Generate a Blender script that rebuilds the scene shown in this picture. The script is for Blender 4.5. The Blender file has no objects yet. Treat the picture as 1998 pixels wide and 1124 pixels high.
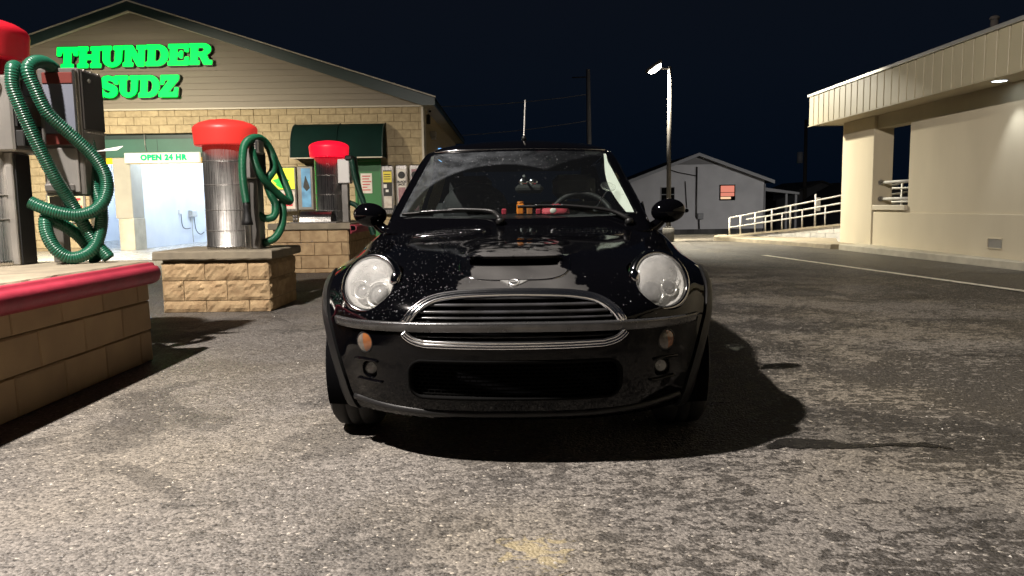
import bpy, math, random
import numpy as np
from mathutils import Vector, Matrix, noise as mnoise

R = math.radians
random.seed(7)
rng = np.random.default_rng(7)
scene = bpy.context.scene
COL = scene.collection

# ------------------------------------------------------------------ camera
cam_d = bpy.data.cameras.new('camera')
cam_d.sensor_width = 36.0
cam_d.lens = 36.0 * 1500.0 / 1998.0
cam_d.clip_start = 0.05
cam_d.clip_end = 1000.0
cam = bpy.data.objects.new('camera', cam_d)
COL.objects.link(cam)
cam.matrix_world = (Matrix.Translation((0, 0, 1.0)) @ Matrix.Rotation(R(90 - 6.16), 4, 'X') @ Matrix.Rotation(R(-0.8), 4, 'Z'))
scene.camera = cam

# ------------------------------------------------------------------ night sky
world = bpy.data.worlds.new('World')
scene.world = world
world.use_nodes = True
wn = world.node_tree.nodes
wl = world.node_tree.links
wn.clear()
w_out = wn.new('ShaderNodeOutputWorld')
w_bg = wn.new('ShaderNodeBackground')
w_tc = wn.new('ShaderNodeTexCoord')
w_sep = wn.new('ShaderNodeSeparateXYZ')
w_ramp = wn.new('ShaderNodeValToRGB')
w_ramp.color_ramp.elements[0].position = 0.0
w_ramp.color_ramp.elements[0].color = (0.0013, 0.0041, 0.0102, 1)
w_ramp.color_ramp.elements[1].position = 0.55
w_ramp.color_ramp.elements[1].color = (0.0072, 0.0082, 0.0120, 1)
e = w_ramp.color_ramp.elements.new(0.16)
e.color = (0.0037, 0.0063, 0.0124, 1)
wl.new(w_tc.outputs['Generated'], w_sep.inputs[0])
wl.new(w_sep.outputs['Z'], w_ramp.inputs[0])
wl.new(w_ramp.outputs[0], w_bg.inputs['Color'])
w_bg.inputs['Strength'].default_value = 0.66
wl.new(w_bg.outputs[0], w_out.inputs[0])

# ------------------------------------------------------------------ exposure
scene.view_settings.view_transform = 'Standard'
scene.view_settings.look = 'None'
scene.view_settings.gamma = 1.0
scene.view_settings.use_curve_mapping = False
scene.view_settings.exposure = 0.14
scene.render.engine = 'CYCLES'
scene.cycles.use_denoising = True
scene.cycles.max_bounces = 8
scene.cycles.transparent_max_bounces = 16
scene.cycles.caustics_reflective = False
scene.cycles.caustics_refractive = False
scene.cycles.sample_clamp_indirect = 4.0

# ------------------------------------------------------------------ lamps' power (each lamp sits in the fixture built for it below)
POWER_LOT_LAMP = 7300.0       # parking-lot lamp beside the camera, just out of frame
POWER_BAY_LAMP = 900.0       # second lot lamp left of the frame, before the wash building
POWER_STREET = 850.0         # the lit lamp on the pole
POWER_HOUSE_FILL = 430.0     # added lamp, unseen behind the right-hand building, to brighten the house
C_LOT = (1.0, 0.912, 0.835)
C_BAYL = (1.0, 0.89, 0.69)
C_STREET = (1.0, 0.92, 0.74)

# ------------------------------------------------------------------ helpers
def link(o):
    COL.objects.link(o)
    return o

LOC = {}

def thing(name, label, cat, loc=(0, 0, 0), group=None, rotz=0.0):
    o = bpy.data.objects.new(name, None)
    o.empty_display_size = 0.2
    link(o)
    o.location = loc
    o.rotation_euler = (0, 0, rotz)
    o['label'] = label
    o['category'] = cat
    if group:
        o['group'] = group
    LOC[o.name] = Vector(loc)
    return o

def attach(o, parent):
    """parent o; o's own coordinates stay world coordinates (unless parent is a local-frame thing)"""
    if parent is None:
        return o
    o.parent = parent
    if parent.name in LOC and not parent.get('_local'):
        o.matrix_parent_inverse = Matrix.Translation(-LOC[parent.name])
    return o

class MB:
    def __init__(s):
        s.v = []; s.f = []; s.sm = []
    def add(s, vs, fs, smooth=False):
        b = len(s.v)
        s.v.extend([tuple(map(float, p)) for p in vs])
        for f in fs:
            s.f.append(tuple(b + i for i in f)); s.sm.append(smooth)
        return s
    def box(s, x0, x1, y0, y1, z0, z1, bev=0.0):
        if bev <= 0:
            vs = [(x, y, z) for z in (z0, z1) for y in (y0, y1) for x in (x0, x1)]
            fs = [(0, 2, 3, 1), (4, 5, 7, 6), (0, 1, 5, 4), (2, 6, 7, 3), (0, 4, 6, 2), (1, 3, 7, 5)]
            return s.add(vs, fs)
        b = min(bev, (x1 - x0) * .45, (y1 - y0) * .45, (z1 - z0) * .45)
        vs = []; idx = {}
        for sx in (0, 1):
            for sy in (0, 1):
                for sz in (0, 1):
                    X = (x0, x1)[sx]; Y = (y0, y1)[sy]; Z = (z0, z1)[sz]
                    ix = b if sx == 0 else -b; iy = b if sy == 0 else -b; iz = b if sz == 0 else -b
                    idx[sx, sy, sz, 0] = len(vs); vs.append((X, Y + iy, Z + iz))
                    idx[sx, sy, sz, 1] = len(vs); vs.append((X + ix, Y, Z + iz))
                    idx[sx, sy, sz, 2] = len(vs); vs.append((X + ix, Y + iy, Z))
        I = idx; fs = []
        for a in (0, 1):
            q = [I[a, 0, 0, 0], I[a, 1, 0, 0], I[a, 1, 1, 0], I[a, 0, 1, 0]]
            fs.append(q if a else q[::-1])
            q = [I[0, a, 0, 1], I[1, a, 0, 1], I[1, a, 1, 1], I[0, a, 1, 1]]
            fs.append(q[::-1] if a else q)
            q = [I[0, 0, a, 2], I[1, 0, a, 2], I[1, 1, a, 2], I[0, 1, a, 2]]
            fs.append(q if a else q[::-1])
        for p in (0, 1):
            for q in (0, 1):
                e1 = [I[0, p, q, 1], I[1, p, q, 1], I[1, p, q, 2], I[0, p, q, 2]]
                fs.append(e1)
                e2 = [I[p, 0, q, 0], I[p, 1, q, 0], I[p, 1, q, 2], I[p, 0, q, 2]]
                fs.append(e2)
                e3 = [I[p, q, 0, 0], I[p, q, 1, 0], I[p, q, 1, 1], I[p, q, 0, 1]]
                fs.append(e3)
                for r_ in (0, 1):
                    pass
        for sx in (0, 1):
            for sy in (0, 1):
                for sz in (0, 1):
                    fs.append([I[sx, sy, sz, 0], I[sx, sy, sz, 1], I[sx, sy, sz, 2]])
        # make every face point outward
        c = Vector(((x0 + x1) / 2, (y0 + y1) / 2, (z0 + z1) / 2))
        out = []
        for f in fs:
            P = [Vector(vs[i]) for i in f]
            n = (P[1] - P[0]).cross(P[2] - P[0])
            m = sum(P, Vector()) / len(P)
            out.append(tuple(f) if n.dot(m - c) >= 0 else tuple(reversed(f)))
        return s.add(vs, out)
    def prism(s, poly, y0, y1, axis='y'):
        """extrude a 2-D polygon (a,b): axis y -> (a,y,b); x -> (x,a,b); z -> (a,b,z)"""
        n = len(poly)
        def P(a, b, t):
            return (a, t, b) if axis == 'y' else ((t, a, b) if axis == 'x' else (a, b, t))
        vs = [P(a, b, y0) for a, b in poly] + [P(a, b, y1) for a, b in poly]
        fs = [tuple(range(n))[::-1], tuple(range(n, 2 * n))]
        for i in range(n):
            j = (i + 1) % n
            fs.append((i, j, n + j, n + i))
        return s.add(vs, fs)
    def lathe(s, prof, c=(0, 0, 0), seg=32, axis='z', smooth=True, cap=False):
        """prof: list of (r, t) along axis"""
        vs = []; fs = []
        m = len(prof)
        for i in range(seg):
            a = 2 * math.pi * i / seg
            ca, sa = math.cos(a), math.sin(a)
            for r, t in prof:
                if axis == 'z': vs.append((c[0] + r * ca, c[1] + r * sa, c[2] + t))
                elif axis == 'x': vs.append((c[0] + t, c[1] + r * ca, c[2] + r * sa))
                else: vs.append((c[0] + r * sa, c[1] + t, c[2] + r * ca))
        for i in range(seg):
            j = (i + 1) % seg
            for k in range(m - 1):
                fs.append((i * m + k, j * m + k, j * m + k + 1, i * m + k + 1))
        s.add(vs, fs, smooth)
        return s
    def cyl(s, p0, p1, r, r1=None, seg=12, smooth=True, caps=True):
        return s.tube([p0, p1], [r, r if r1 is None else r1], seg, smooth, caps)
    def tube(s, pts, r, seg=10, smooth=True, caps=True):
        P = np.array(pts, float)
        n = len(P)
        rr = np.full(n, r, float) if np.isscalar(r) else np.array(r, float)
        T = np.gradient(P, axis=0) if n > 2 else np.repeat((P[1:] - P[:1]), 2, 0)
        T /= np.maximum(np.linalg.norm(T, axis=1, keepdims=True), 1e-9)
        ref = np.array([0, 0, 1.0]) if abs(T[0][2]) < .9 else np.array([1.0, 0, 0])
        N = ref - T[0] * (ref @ T[0]); N /= np.linalg.norm(N)
        vs = []
        ang = np.arange(seg) * 2 * math.pi / seg
        for i in range(n):
            N = N - T[i] * (N @ T[i]); N /= max(np.linalg.norm(N), 1e-9)
            B = np.cross(T[i], N)
            ring = P[i] + rr[i] * (np.cos(ang)[:, None] * N + np.sin(ang)[:, None] * B)
            vs.extend(ring.tolist())
        fs = []
        for i in range(n - 1):
            for k in range(seg):
                l = (k + 1) % seg
                fs.append((i * seg + k, i * seg + l, (i + 1) * seg + l, (i + 1) * seg + k))
        s.add(vs, fs, smooth)
        if caps:
            b = len(s.v) - len(vs)
            s.f.append(tuple(b + k for k in range(seg))[::-1]); s.sm.append(False)
            b2 = b + (n - 1) * seg
            s.f.append(tuple(b2 + k for k in range(seg))); s.sm.append(False)
        return s
    def sweep(s, pts, nrm, prof, smooth=True, caps=True):
        """prof: closed list of (out, side); side axis = T x N"""
        P = np.array(pts, float); N = np.array(nrm, float)
        n = len(P); m = len(prof)
        T = np.gradient(P, axis=0); T /= np.linalg.norm(T, axis=1, keepdims=True)
        N = N - T * np.sum(N * T, 1, keepdims=True); N /= np.linalg.norm(N, axis=1, keepdims=True)
        B = np.cross(T, N)
        vs = []
        for i in range(n):
            for o_, b_ in prof:
                vs.append(P[i] + N[i] * o_ + B[i] * b_)
        fs = []
        for i in range(n - 1):
            for k in range(m):
                l = (k + 1) % m
                fs.append((i * m + k, i * m + l, (i + 1) * m + l, (i + 1) * m + k))
        if caps:
            fs.append(tuple(range(m))[::-1]); fs.append(tuple((n - 1) * m + k for k in range(m)))
        return s.add(vs, fs, smooth)
    def ellipsoid(s, c, r, seg=24, rings=14, M=None):
        vs = []; fs = []
        for i in range(rings + 1):
            t = math.pi * i / rings
            for k in range(seg):
                a = 2 * math.pi * k / seg
                p = Vector((r[0] * math.sin(t) * math.cos(a), r[1] * math.sin(t) * math.sin(a), r[2] * math.cos(t)))
                if M: p = M @ p
                vs.append((c[0] + p.x, c[1] + p.y, c[2] + p.z))
        for i in range(rings):
            for k in range(seg):
                l = (k + 1) % seg
                fs.append((i * seg + k, (i + 1) * seg + k, (i + 1) * seg + l, i * seg + l))
        return s.add(vs, fs, True)
    def mesh(s, name, m=None, fix=True):
        me = bpy.data.meshes.new(name)
        me.from_pydata(s.v, [], s.f)
        me.polygons.foreach_set('use_smooth', s.sm)
        if m: me.materials.append(m)
        if fix:
            import bmesh
            bm = bmesh.new(); bm.from_mesh(me)
            bmesh.ops.recalc_face_normals(bm, faces=bm.faces)
            bm.to_mesh(me); bm.free()
        me.update()
        return me
    def obj(s, name, m, parent=None, fix=True):
        o = bpy.data.objects.new(name, s.mesh(name, m, fix))
        link(o)
        return attach(o, parent)

def tag(o, label, cat, group=None):
    o['label'] = label; o['category'] = cat
    if group: o['group'] = group
    return o

def kind(o, k):
    o['kind'] = k
    return o

def smooth_path(pts, step=0.01, closed=False):
    """Catmull-Rom resample"""
    P = np.array(pts, float)
    P = np.vstack([2 * P[0] - P[1], P, 2 * P[-1] - P[-2]])
    out = []
    for i in range(1, len(P) - 2):
        p0, p1, p2, p3 = P[i - 1], P[i], P[i + 1], P[i + 2]
        for t in np.linspace(0, 1, 24, endpoint=False):
            out.append(.5 * ((2 * p1) + (-p0 + p2) * t + (2 * p0 - 5 * p1 + 4 * p2 - p3) * t * t + (-p0 + 3 * p1 - 3 * p2 + p3) * t ** 3))
    out.append(P[-2])
    out = np.array(out)
    d = np.r_[0, np.cumsum(np.linalg.norm(np.diff(out, axis=0), axis=1))]
    n = max(2, int(d[-1] / step) + 1)
    t = np.linspace(0, d[-1], n)
    return np.stack([np.interp(t, d, out[:, k]) for k in range(3)], 1)

# ------------------------------------------------------------------ materials
def new_mat(name):
    m = bpy.data.materials.new(name)
    m.use_nodes = True
    nt = m.node_tree
    return m, nt, nt.nodes, nt.links, nt.nodes['Principled BSDF']

def pm(name, c1, c2=None, ns=4.0, rough=.6, rough2=None, metal=0.0, bump=0.0, bs=60.0, emit=None, es=0.0,
       rand=0.0, stretch=None, spec=None, coat=0.0, alpha=None, detail=6.0, bdist=0.01, sss=None, lo=.35, hi=.65):
    m, nt, N, L, b = new_mat(name)
    tc = N.new('ShaderNodeTexCoord')
    vec = tc.outputs['Object']
    oi = None
    if rand:
        oi = N.new('ShaderNodeObjectInfo')
        mul = N.new('ShaderNodeMath'); mul.operation = 'MULTIPLY'; mul.inputs[1].default_value = 37.0
        L.new(oi.outputs['Random'], mul.inputs[0])
        ad = N.new('ShaderNodeVectorMath'); ad.operation = 'ADD'
        L.new(vec, ad.inputs[0]); L.new(mul.outputs[0], ad.inputs[1])
        vec = ad.outputs[0]
    if stretch:
        mp = N.new('ShaderNodeMapping'); mp.inputs['Scale'].default_value = stretch
        L.new(vec, mp.inputs['Vector']); vec = mp.outputs[0]
    def nz(scale, det=detail):
        n = N.new('ShaderNodeTexNoise'); n.inputs['Scale'].default_value = scale; n.inputs['Detail'].default_value = det
        L.new(vec, n.inputs['Vector']); return n
    col = None
    if c2 is not None:
        n = nz(ns)
        rp = N.new('ShaderNodeValToRGB')
        rp.color_ramp.elements[0].position = lo; rp.color_ramp.elements[1].position = hi
        rp.color_ramp.elements[0].color = (*c1, 1); rp.color_ramp.elements[1].color = (*c2, 1)
        L.new(n.outputs['Fac'], rp.inputs[0]); col = rp.outputs[0]
        if rough2 is not None:
            mr = N.new('ShaderNodeMapRange'); mr.inputs['From Min'].default_value = lo; mr.inputs['From Max'].default_value = hi
            mr.inputs['To Min'].default_value = rough; mr.inputs['To Max'].default_value = rough2
            L.new(n.outputs['Fac'], mr.inputs['Value']); L.new(mr.outputs[0], b.inputs['Roughness'])
    if rand:
        hs = N.new('ShaderNodeHueSaturation')
        if col is None: hs.inputs['Color'].default_value = (*c1, 1)
        else: L.new(col, hs.inputs['Color'])
        mr2 = N.new('ShaderNodeMapRange'); mr2.inputs['To Min'].default_value = 1 - rand; mr2.inputs['To Max'].default_value = 1 + rand
        L.new(oi.outputs['Random'], mr2.inputs['Value']); L.new(mr2.outputs[0], hs.inputs['Value'])
        col = hs.outputs[0]
    if col is None: b.inputs['Base Color'].default_value = (*c1, 1)
    else: L.new(col, b.inputs['Base Color'])
    if not (c2 is not None and rough2 is not None): b.inputs['Roughness'].default_value = rough
    b.inputs['Metallic'].default_value = metal
    if spec is not None: b.inputs['Specular IOR Level'].default_value = spec
    if coat: b.inputs['Coat Weight'].default_value = coat; b.inputs['Coat Roughness'].default_value = 0.03
    if bump:
        n2 = nz(bs, 5.0)
        bp = N.new('ShaderNodeBump'); bp.inputs['Strength'].default_value = bump; bp.inputs['Distance'].default_value = bdist
        L.new(n2.outputs['Fac'], bp.inputs['Height']); L.new(bp.outputs[0], b.inputs['Normal'])
    if emit is not None:
        b.inputs['Emission Color'].default_value = (*emit, 1); b.inputs['Emission Strength'].default_value = es
    if sss: b.inputs['Subsurface Weight'].default_value = sss
    return m

def glass_mat(name, tint=(.8, .85, .85), opacity=.0, rough=.02, dirt=None):
    """thin glass: fresnel mix of transparency and gloss"""
    m, nt, N, L, b = new_mat(name)
    N.remove(b)
    out = N['Material Output']
    tr = N.new('ShaderNodeBsdfTransparent'); tr.inputs[0].default_value = (*tint, 1)
    gl = N.new('ShaderNodeBsdfGlossy'); gl.inputs['Roughness'].default_value = rough
    lw = N.new('ShaderNodeLayerWeight'); lw.inputs['Blend'].default_value = .5
    pw = N.new('ShaderNodeMath'); pw.operation = 'POWER'; pw.inputs[1].default_value = 5.0
    fr = N.new('ShaderNodeMath'); fr.operation = 'MULTIPLY_ADD'; fr.inputs[1].default_value = .90; fr.inputs[2].default_value = .05
    L.new(lw.outputs['Facing'], pw.inputs[0]); L.new(pw.outputs[0], fr.inputs[0])
    mx = N.new('ShaderNodeMixShader')
    L.new(fr.outputs[0], mx.inputs[0]); L.new(tr.outputs[0], mx.inputs[1]); L.new(gl.outputs[0], mx.inputs[2])
    last = mx.outputs[0]
    if opacity:
        df = N.new('ShaderNodeBsdfDiffuse'); df.inputs[0].default_value = (.8, .8, .78, 1)
        m2 = N.new('ShaderNodeMixShader'); m2.inputs[0].default_value = opacity
        L.new(last, m2.inputs[1]); L.new(df.outputs[0], m2.inputs[2]); last = m2.outputs[0]
    L.new(last, out.inputs[0])
    return m, nt, N, L, last, out

# ================================================================== materials of the place
def asphalt_mat(name, damp=(.050, .0465, .042), dry=(.148, .139, .127), thr=.50, big=.30, wet_r=.60, flake_s=15.0):
    m, nt, N, L, b = new_mat(name)
    tc = N.new('ShaderNodeTexCoord'); P = tc.outputs['Object']
    def noise(s, d=4.0, dist=0.0, sc=None, rgh=.5):
        v = P
        if sc:
            mp = N.new('ShaderNodeMapping'); mp.inputs['Scale'].default_value = sc; L.new(P, mp.inputs['Vector']); v = mp.outputs[0]
        n = N.new('ShaderNodeTexNoise'); n.inputs['Scale'].default_value = s; n.inputs['Detail'].default_value = d
        n.inputs['Distortion'].default_value = dist; n.inputs['Roughness'].default_value = rgh
        L.new(v, n.inputs['Vector']); return n.outputs['Fac']
    def math_(op, a, c, clamp=False):
        q = N.new('ShaderNodeMath'); q.operation = op; q.use_clamp = clamp
        for i, w in enumerate((a, c)):
            if isinstance(w, (int, float)): q.inputs[i].default_value = w
            else: L.new(w, q.inputs[i])
        return q.outputs[0]
    def rng_(v, a, c, d, e_):
        q = N.new('ShaderNodeMapRange'); q.interpolation_type = 'SMOOTHSTEP'
        for k_, w in (('From Min', a), ('From Max', c), ('To Min', d), ('To Max', e_)): q.inputs[k_].default_value = w
        L.new(v, q.inputs['Value']); return q.outputs[0]
    def mixc(f, c1, c2, mode='MIX'):
        q = N.new('ShaderNodeMix'); q.data_type = 'RGBA'; q.blend_type = mode
        if isinstance(f, (int, float)): q.inputs[0].default_value = f
        else: L.new(f, q.inputs[0])
        for i, w in ((6, c1), (7, c2)):
            if isinstance(w, tuple): q.inputs[i].default_value = (*w, 1)
            else: L.new(w, q.inputs[i])
        return q.outputs[2]
    nb = noise(.42, 3.0)
    nm = noise(1.9, 4.0, .6)
    fl = noise(flake_s, 5.0, .9, (1.0, 1.55, 1.0), .58)
    fl2 = noise(flake_s * 3.6, 3.0, .4)
    bias = math_('ADD', math_('MULTIPLY', math_('SUBTRACT', nb, .5), big * 1.9), math_('MULTIPLY', math_('SUBTRACT', nm, .5), .42))
    f = math_('ADD', math_('ADD', math_('MULTIPLY', fl, .8), math_('MULTIPLY', fl2, .2)), bias)
    sx = N.new('ShaderNodeSeparateXYZ'); L.new(P, sx.inputs[0])
    f = math_('SUBTRACT', f, rng_(sx.outputs['X'], -.5, 4.0, -.030, .030))
    dryf = rng_(f, thr - .014, thr + .030, 0.0, 1.0)
    even = rng_(math_('ADD', sx.outputs['X'], math_('MULTIPLY', math_('SUBTRACT', nb, .5), 5.0)), -1.6, 1.4, 1.0, 0.0)   # drier, evener paving to the left
    mid = tuple(.38 * a + .62 * c for a, c in zip(damp, dry))
    right_light = rng_(math_('ADD', sx.outputs['X'], math_('MULTIPLY', math_('SUBTRACT', nm, .5), 2.0)), .8, 3.0, 0.0, 1.0)   # paler to the right: extra light on the ground painted in
    base = mixc(dryf, mixc(even, mixc(right_light, damp, (.066, .061, .052)), mid), mixc(right_light, dry, (.212, .197, .168)))
    nst = noise(.95, 5.0, .8, None, .6)
    pat = rng_(nst, .545, .60, 1.0, .60)     # damp stains with their own outlines
    pits = rng_(noise(34.0, 4.0, .6, (1.0, 1.6, 1.0)), .60, .67, 1.0, .58)     # open pits between the stones
    base = mixc(1.0, base, pat, 'MULTIPLY')
    base = mixc(1.0, base, pits, 'MULTIPLY')
    # aggregate
    vo = N.new('ShaderNodeTexVoronoi'); vo.inputs['Scale'].default_value = 95.0; L.new(P, vo.inputs['Vector'])
    vs = N.new('ShaderNodeSeparateColor'); L.new(vo.outputs['Color'], vs.inputs[0])
    agg = rng_(vs.outputs[0], 0.0, 1.0, .73, 1.27)
    base = mixc(1.0, base, agg, 'MULTIPLY')
    chip = math_('GREATER_THAN', vs.outputs[1], .986)
    base = mixc(math_('MULTIPLY', chip, .8), base, (.34, .32, .28))
    pit = noise(55.0, 3.0)
    pitf = rng_(pit, .36, .46, .38, 1.0)
    base = mixc(1.0, base, pitf, 'MULTIPLY')
    tint = mixc(rng_(noise(.8, 2.0), .4, .65, 0, 1), (1.0, .97, .95), (1.06, 1.0, .90))
    base = mixc(1.0, base, tint, 'MULTIPLY')
    vd = N.new('ShaderNodeVectorMath'); vd.operation = 'DISTANCE'; L.new(P, vd.inputs[0]); vd.inputs[1].default_value = (.06, 2.13, 0)
    spill = rng_(math_('ADD', vd.outputs['Value'], math_('MULTIPLY', math_('SUBTRACT', fl, .5), .5)), .04, .10, .75, 0.0)
    base = mixc(spill, base, (.30, .25, .15))
    L.new(base, b.inputs['Base Color'])
    ro = N.new('ShaderNodeMapRange'); ro.inputs['To Min'].default_value = wet_r; ro.inputs['To Max'].default_value = .85
    L.new(dryf, ro.inputs['Value'])
    rr = math_('SUBTRACT', ro.outputs[0], math_('MULTIPLY', math_('GREATER_THAN', vs.outputs[2], .965), .30))
    L.new(rr, b.inputs['Roughness'])
    h = math_('ADD', math_('MULTIPLY', vo.outputs['Distance'], -.9), math_('ADD', math_('MULTIPLY', pit, .9), math_('MULTIPLY', vs.outputs[1], .5)))
    bp = N.new('ShaderNodeBump'); bp.inputs['Strength'].default_value = .85; bp.inputs['Distance'].default_value = .006
    L.new(h, bp.inputs['Height']); L.new(bp.outputs[0], b.inputs['Normal'])
    b.inputs['Specular IOR Level'].default_value = .5
    return m

M = {}
M['asphalt'] = asphalt_mat('asphalt')
M['asphalt_new'] = asphalt_mat('darker_asphalt', (.017, .017, .017), (.055, .052, .047), .60, .25, .50, 7.0)
M['line'] = pm('road_paint', (.80, .76, .62), (.16, .15, .13), 9.0, .65, bump=.4, bs=120, lo=.58, hi=.70)
M['field'] = pm('night_grass', (.012, .016, .010), (.022, .022, .014), 6, .9, bump=.6, bs=40)
M['concrete'] = pm('concrete', (.30, .255, .18), (.21, .18, .13), 6.0, .85, bump=.35, bs=90, bdist=.006)
M['concrete_pale'] = pm('pale_concrete', (.50, .46, .36), (.36, .33, .26), 3.0, .85, bump=.3, bs=80, bdist=.006)
M['bayfloor'] = pm('wet_bay_floor', (.42, .42, .40), (.26, .26, .26), 2.5, .12, .55, bump=.12, bs=14)
M['mortar'] = pm('mortar', (.32, .25, .15), (.26, .20, .12), 12, .9, bump=.3, bs=120)
M['block_smooth'] = pm('tan_smooth_block', (.50, .345, .19), (.42, .29, .165), 3.5, .85, rand=.10, bump=.35, bs=110, bdist=.004)
M['block_split'] = pm('tan_split_block', (.50, .36, .20), (.35, .235, .125), 9.0, .9, rand=.12, bump=.7, bs=75, bdist=.010)
M['block_wall'] = pm('buff_wall_block', (.46, .37, .225), (.36, .285, .17), 10.0, .9, rand=.06, bump=.8, bs=38, bdist=.012)
M['siding'] = pm('taupe_siding', (.25, .215, .163), (.225, .195, .147), 2.0, .55, rand=.05, bump=.08, bs=30, stretch=(.3, 1, 4))
M['trim_pale'] = pm('pale_trim', (.52, .47, .37), rough=.5, bump=.05, bs=20)
M['green_trim'] = pm('dark_green_metal', (.020, .042, .038), (.016, .034, .030), 3, .45, bump=.05, bs=8)
M['soffit'] = pm('soffit', (.55, .52, .45), (.50, .47, .40), 2, .6)
M['roof'] = pm('dark_shingle', (.03, .03, .03), (.045, .042, .04), 20, .9, bump=.5, bs=60)
M['bay_wall'] = pm('white_bay_wall', (.74, .77, .82), (.66, .70, .77), 1.3, .30, .45, bump=.05, bs=6)
M['bay_grey'] = pm('shaded_bay_pier', (.36, .34, .28), (.32, .30, .25), 3, .6)
M['green_board'] = pm('green_board', (.035, .12, .085), (.03, .10, .07), 1.5, .5, bump=.05, bs=4)
M['yellow'] = pm('yellow_paint', (.80, .50, .01), rough=.45, bump=.05, bs=10)
M['stucco'] = pm('tan_stucco', (.60, .53, .39), (.50, .44, .32), 1.1, .9, bump=.45, bs=140, bdist=.004, stretch=(1, 1, .45), lo=.25, hi=.75)
M['panel_tan'] = pm('tan_metal_panel', (.46, .405, .275), (.42, .375, .25), 1.2, .45, rand=.04, bump=.04, bs=4)
M['cap_metal'] = pm('pale_cap_metal', (.55, .54, .50), rough=.35, metal=.6, bump=.03, bs=6)
M['white_block'] = pm('white_block', (.62, .60, .55), (.45, .44, .41), 5, .85, rand=.07, bump=.3, bs=70)
M['galv'] = pm('painted_rail', (.55, .54, .50), (.42, .41, .39), 9, .45, bump=.1, bs=60)
M['house'] = pm('grey_vinyl', (.66, .65, .66), (.60, .59, .60), 1.5, .6)
M['house_trim'] = pm('house_trim', (.36, .36, .37), rough=.6)
M['dark_wood'] = pm('dark_pole_wood', (.06, .05, .045), (.045, .04, .035), 6, .9, bump=.5, bs=20, stretch=(6, 6, .6))
M['pole_wood'] = pm('brightened_pole_wood', (.40, .36, .32), (.30, .27, .24), 6, .9, bump=.5, bs=20, stretch=(6, 6, .6))  # paler copy of the pole wood; light on the pole put into colour
M['black'] = pm('matt_black', (.010, .010, .010), rough=.6)
M['dark_in'] = pm('dark_recess', (.003, .003, .0035), rough=.9, spec=.03)
M['steel'] = None

def steel_mat(name, col=(.56, .54, .50), rough=.24, met=1.0):
    m, nt, N, L, b = new_mat(name)
    tc = N.new('ShaderNodeTexCoord')
    mp = N.new('ShaderNodeMapping'); mp.inputs['Scale'].default_value = (60, 60, 1.2)
    n = N.new('ShaderNodeTexNoise'); n.inputs['Scale'].default_value = 2.2; n.inputs['Detail'].default_value = 5
    L.new(tc.outputs['Object'], mp.inputs[0]); L.new(mp.outputs[0], n.inputs['Vector'])
    n2 = N.new('ShaderNodeTexNoise'); n2.inputs['Scale'].default_value = 2.6; n2.inputs['Detail'].default_value = 4
    L.new(tc.outputs['Object'], n2.inputs['Vector'])
    mr = N.new('ShaderNodeMapRange'); mr.inputs['To Min'].default_value = rough - .10; mr.inputs['To Max'].default_value = rough + .16
    L.new(n.outputs['Fac'], mr.inputs['Value']); L.new(mr.outputs[0], b.inputs['Roughness'])
    rp = N.new('ShaderNodeValToRGB')
    rp.color_ramp.elements[0].color = (*[c * .72 for c in col], 1); rp.color_ramp.elements[1].color = (*col, 1)
    rp.color_ramp.elements[0].position = .3; rp.color_ramp.elements[1].position = .7
    L.new(n2.outputs['Fac'], rp.inputs[0]); L.new(rp.outputs[0], b.inputs['Base Color'])
    b.inputs['Metallic'].default_value = met
    b.inputs['Anisotropic'].default_value = .55
    bp = N.new('ShaderNodeBump'); bp.inputs['Strength'].default_value = .32; bp.inputs['Distance'].default_value = .003
    ad = N.new('ShaderNodeMath'); ad.operation = 'ADD'
    m3 = N.new('ShaderNodeMath'); m3.operation = 'MULTIPLY'; m3.inputs[1].default_value = 5.0
    L.new(n2.outputs['Fac'], m3.inputs[0]); L.new(m3.outputs[0], ad.inputs[0]); L.new(n.outputs['Fac'], ad.inputs[1])
    L.new(ad.outputs[0], bp.inputs['Height']); L.new(bp.outputs[0], b.inputs['Normal'])
    return m
M['steel'] = steel_mat('brushed_steel', (.60, .58, .545), .26)
M['steel_dark'] = steel_mat('dull_steel', (.30, .285, .265), .40, .75)
M['steel_mid'] = steel_mat('worn_steel', (.46, .44, .41), .38, .65)
M['red_rail'] = pm('red_vinyl', (.42, .040, .070), (.33, .032, .055), 7, .42, bump=.15, bs=40)
M['hose_green'] = pm('green_hose', (.012, .13, .060), (.010, .105, .05), 4, .38)
M['hose_dark'] = pm('dark_green_hose', (.008, .050, .030), (.007, .040, .024), 4, .40)
M['rubber'] = pm('black_rubber', (.012, .012, .012), rough=.55, bump=.2, bs=60)
M['white_plastic'] = pm('white_plastic', (.72, .70, .66), rough=.4)
M['green_door'] = pm('green_door', (.020, .155, .035), (.017, .13, .03), 2, .45, bump=.05, bs=8)
M['awning'] = pm('awning_cloth', (.004, .020, .016), (.0035, .016, .013), 2, .8, spec=.1, bump=.15, bs=160)
M['paper'] = pm('paper', (.70, .66, .60), (.62, .58, .52), 8, .7)
M['red_print'] = pm('red_print', (.50, .04, .05), rough=.6)
M['black_print'] = pm('black_print', (.015, .015, .015), rough=.6)
M['yellow_label'] = pm('yellow_label', (.70, .58, .05), rough=.5)

# ================================================================== ground
def sst(a, b, x):
    t = np.clip((x - a) / (b - a), 0, 1); return t * t * (3 - 2 * t)

def sheet(name, poly, z, m):
    me = bpy.data.meshes.new(name)
    me.from_pydata([(x, y, z) for x, y in poly], [], [tuple(range(len(poly)))])
    me.materials.append(m)
    return kind(link(bpy.data.objects.new(name, me)), 'structure')

sheet('parking_lot', [(-40, -12), (30, -12), (30, 24), (-40, 24)], 0.0, M['asphalt'])
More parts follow.
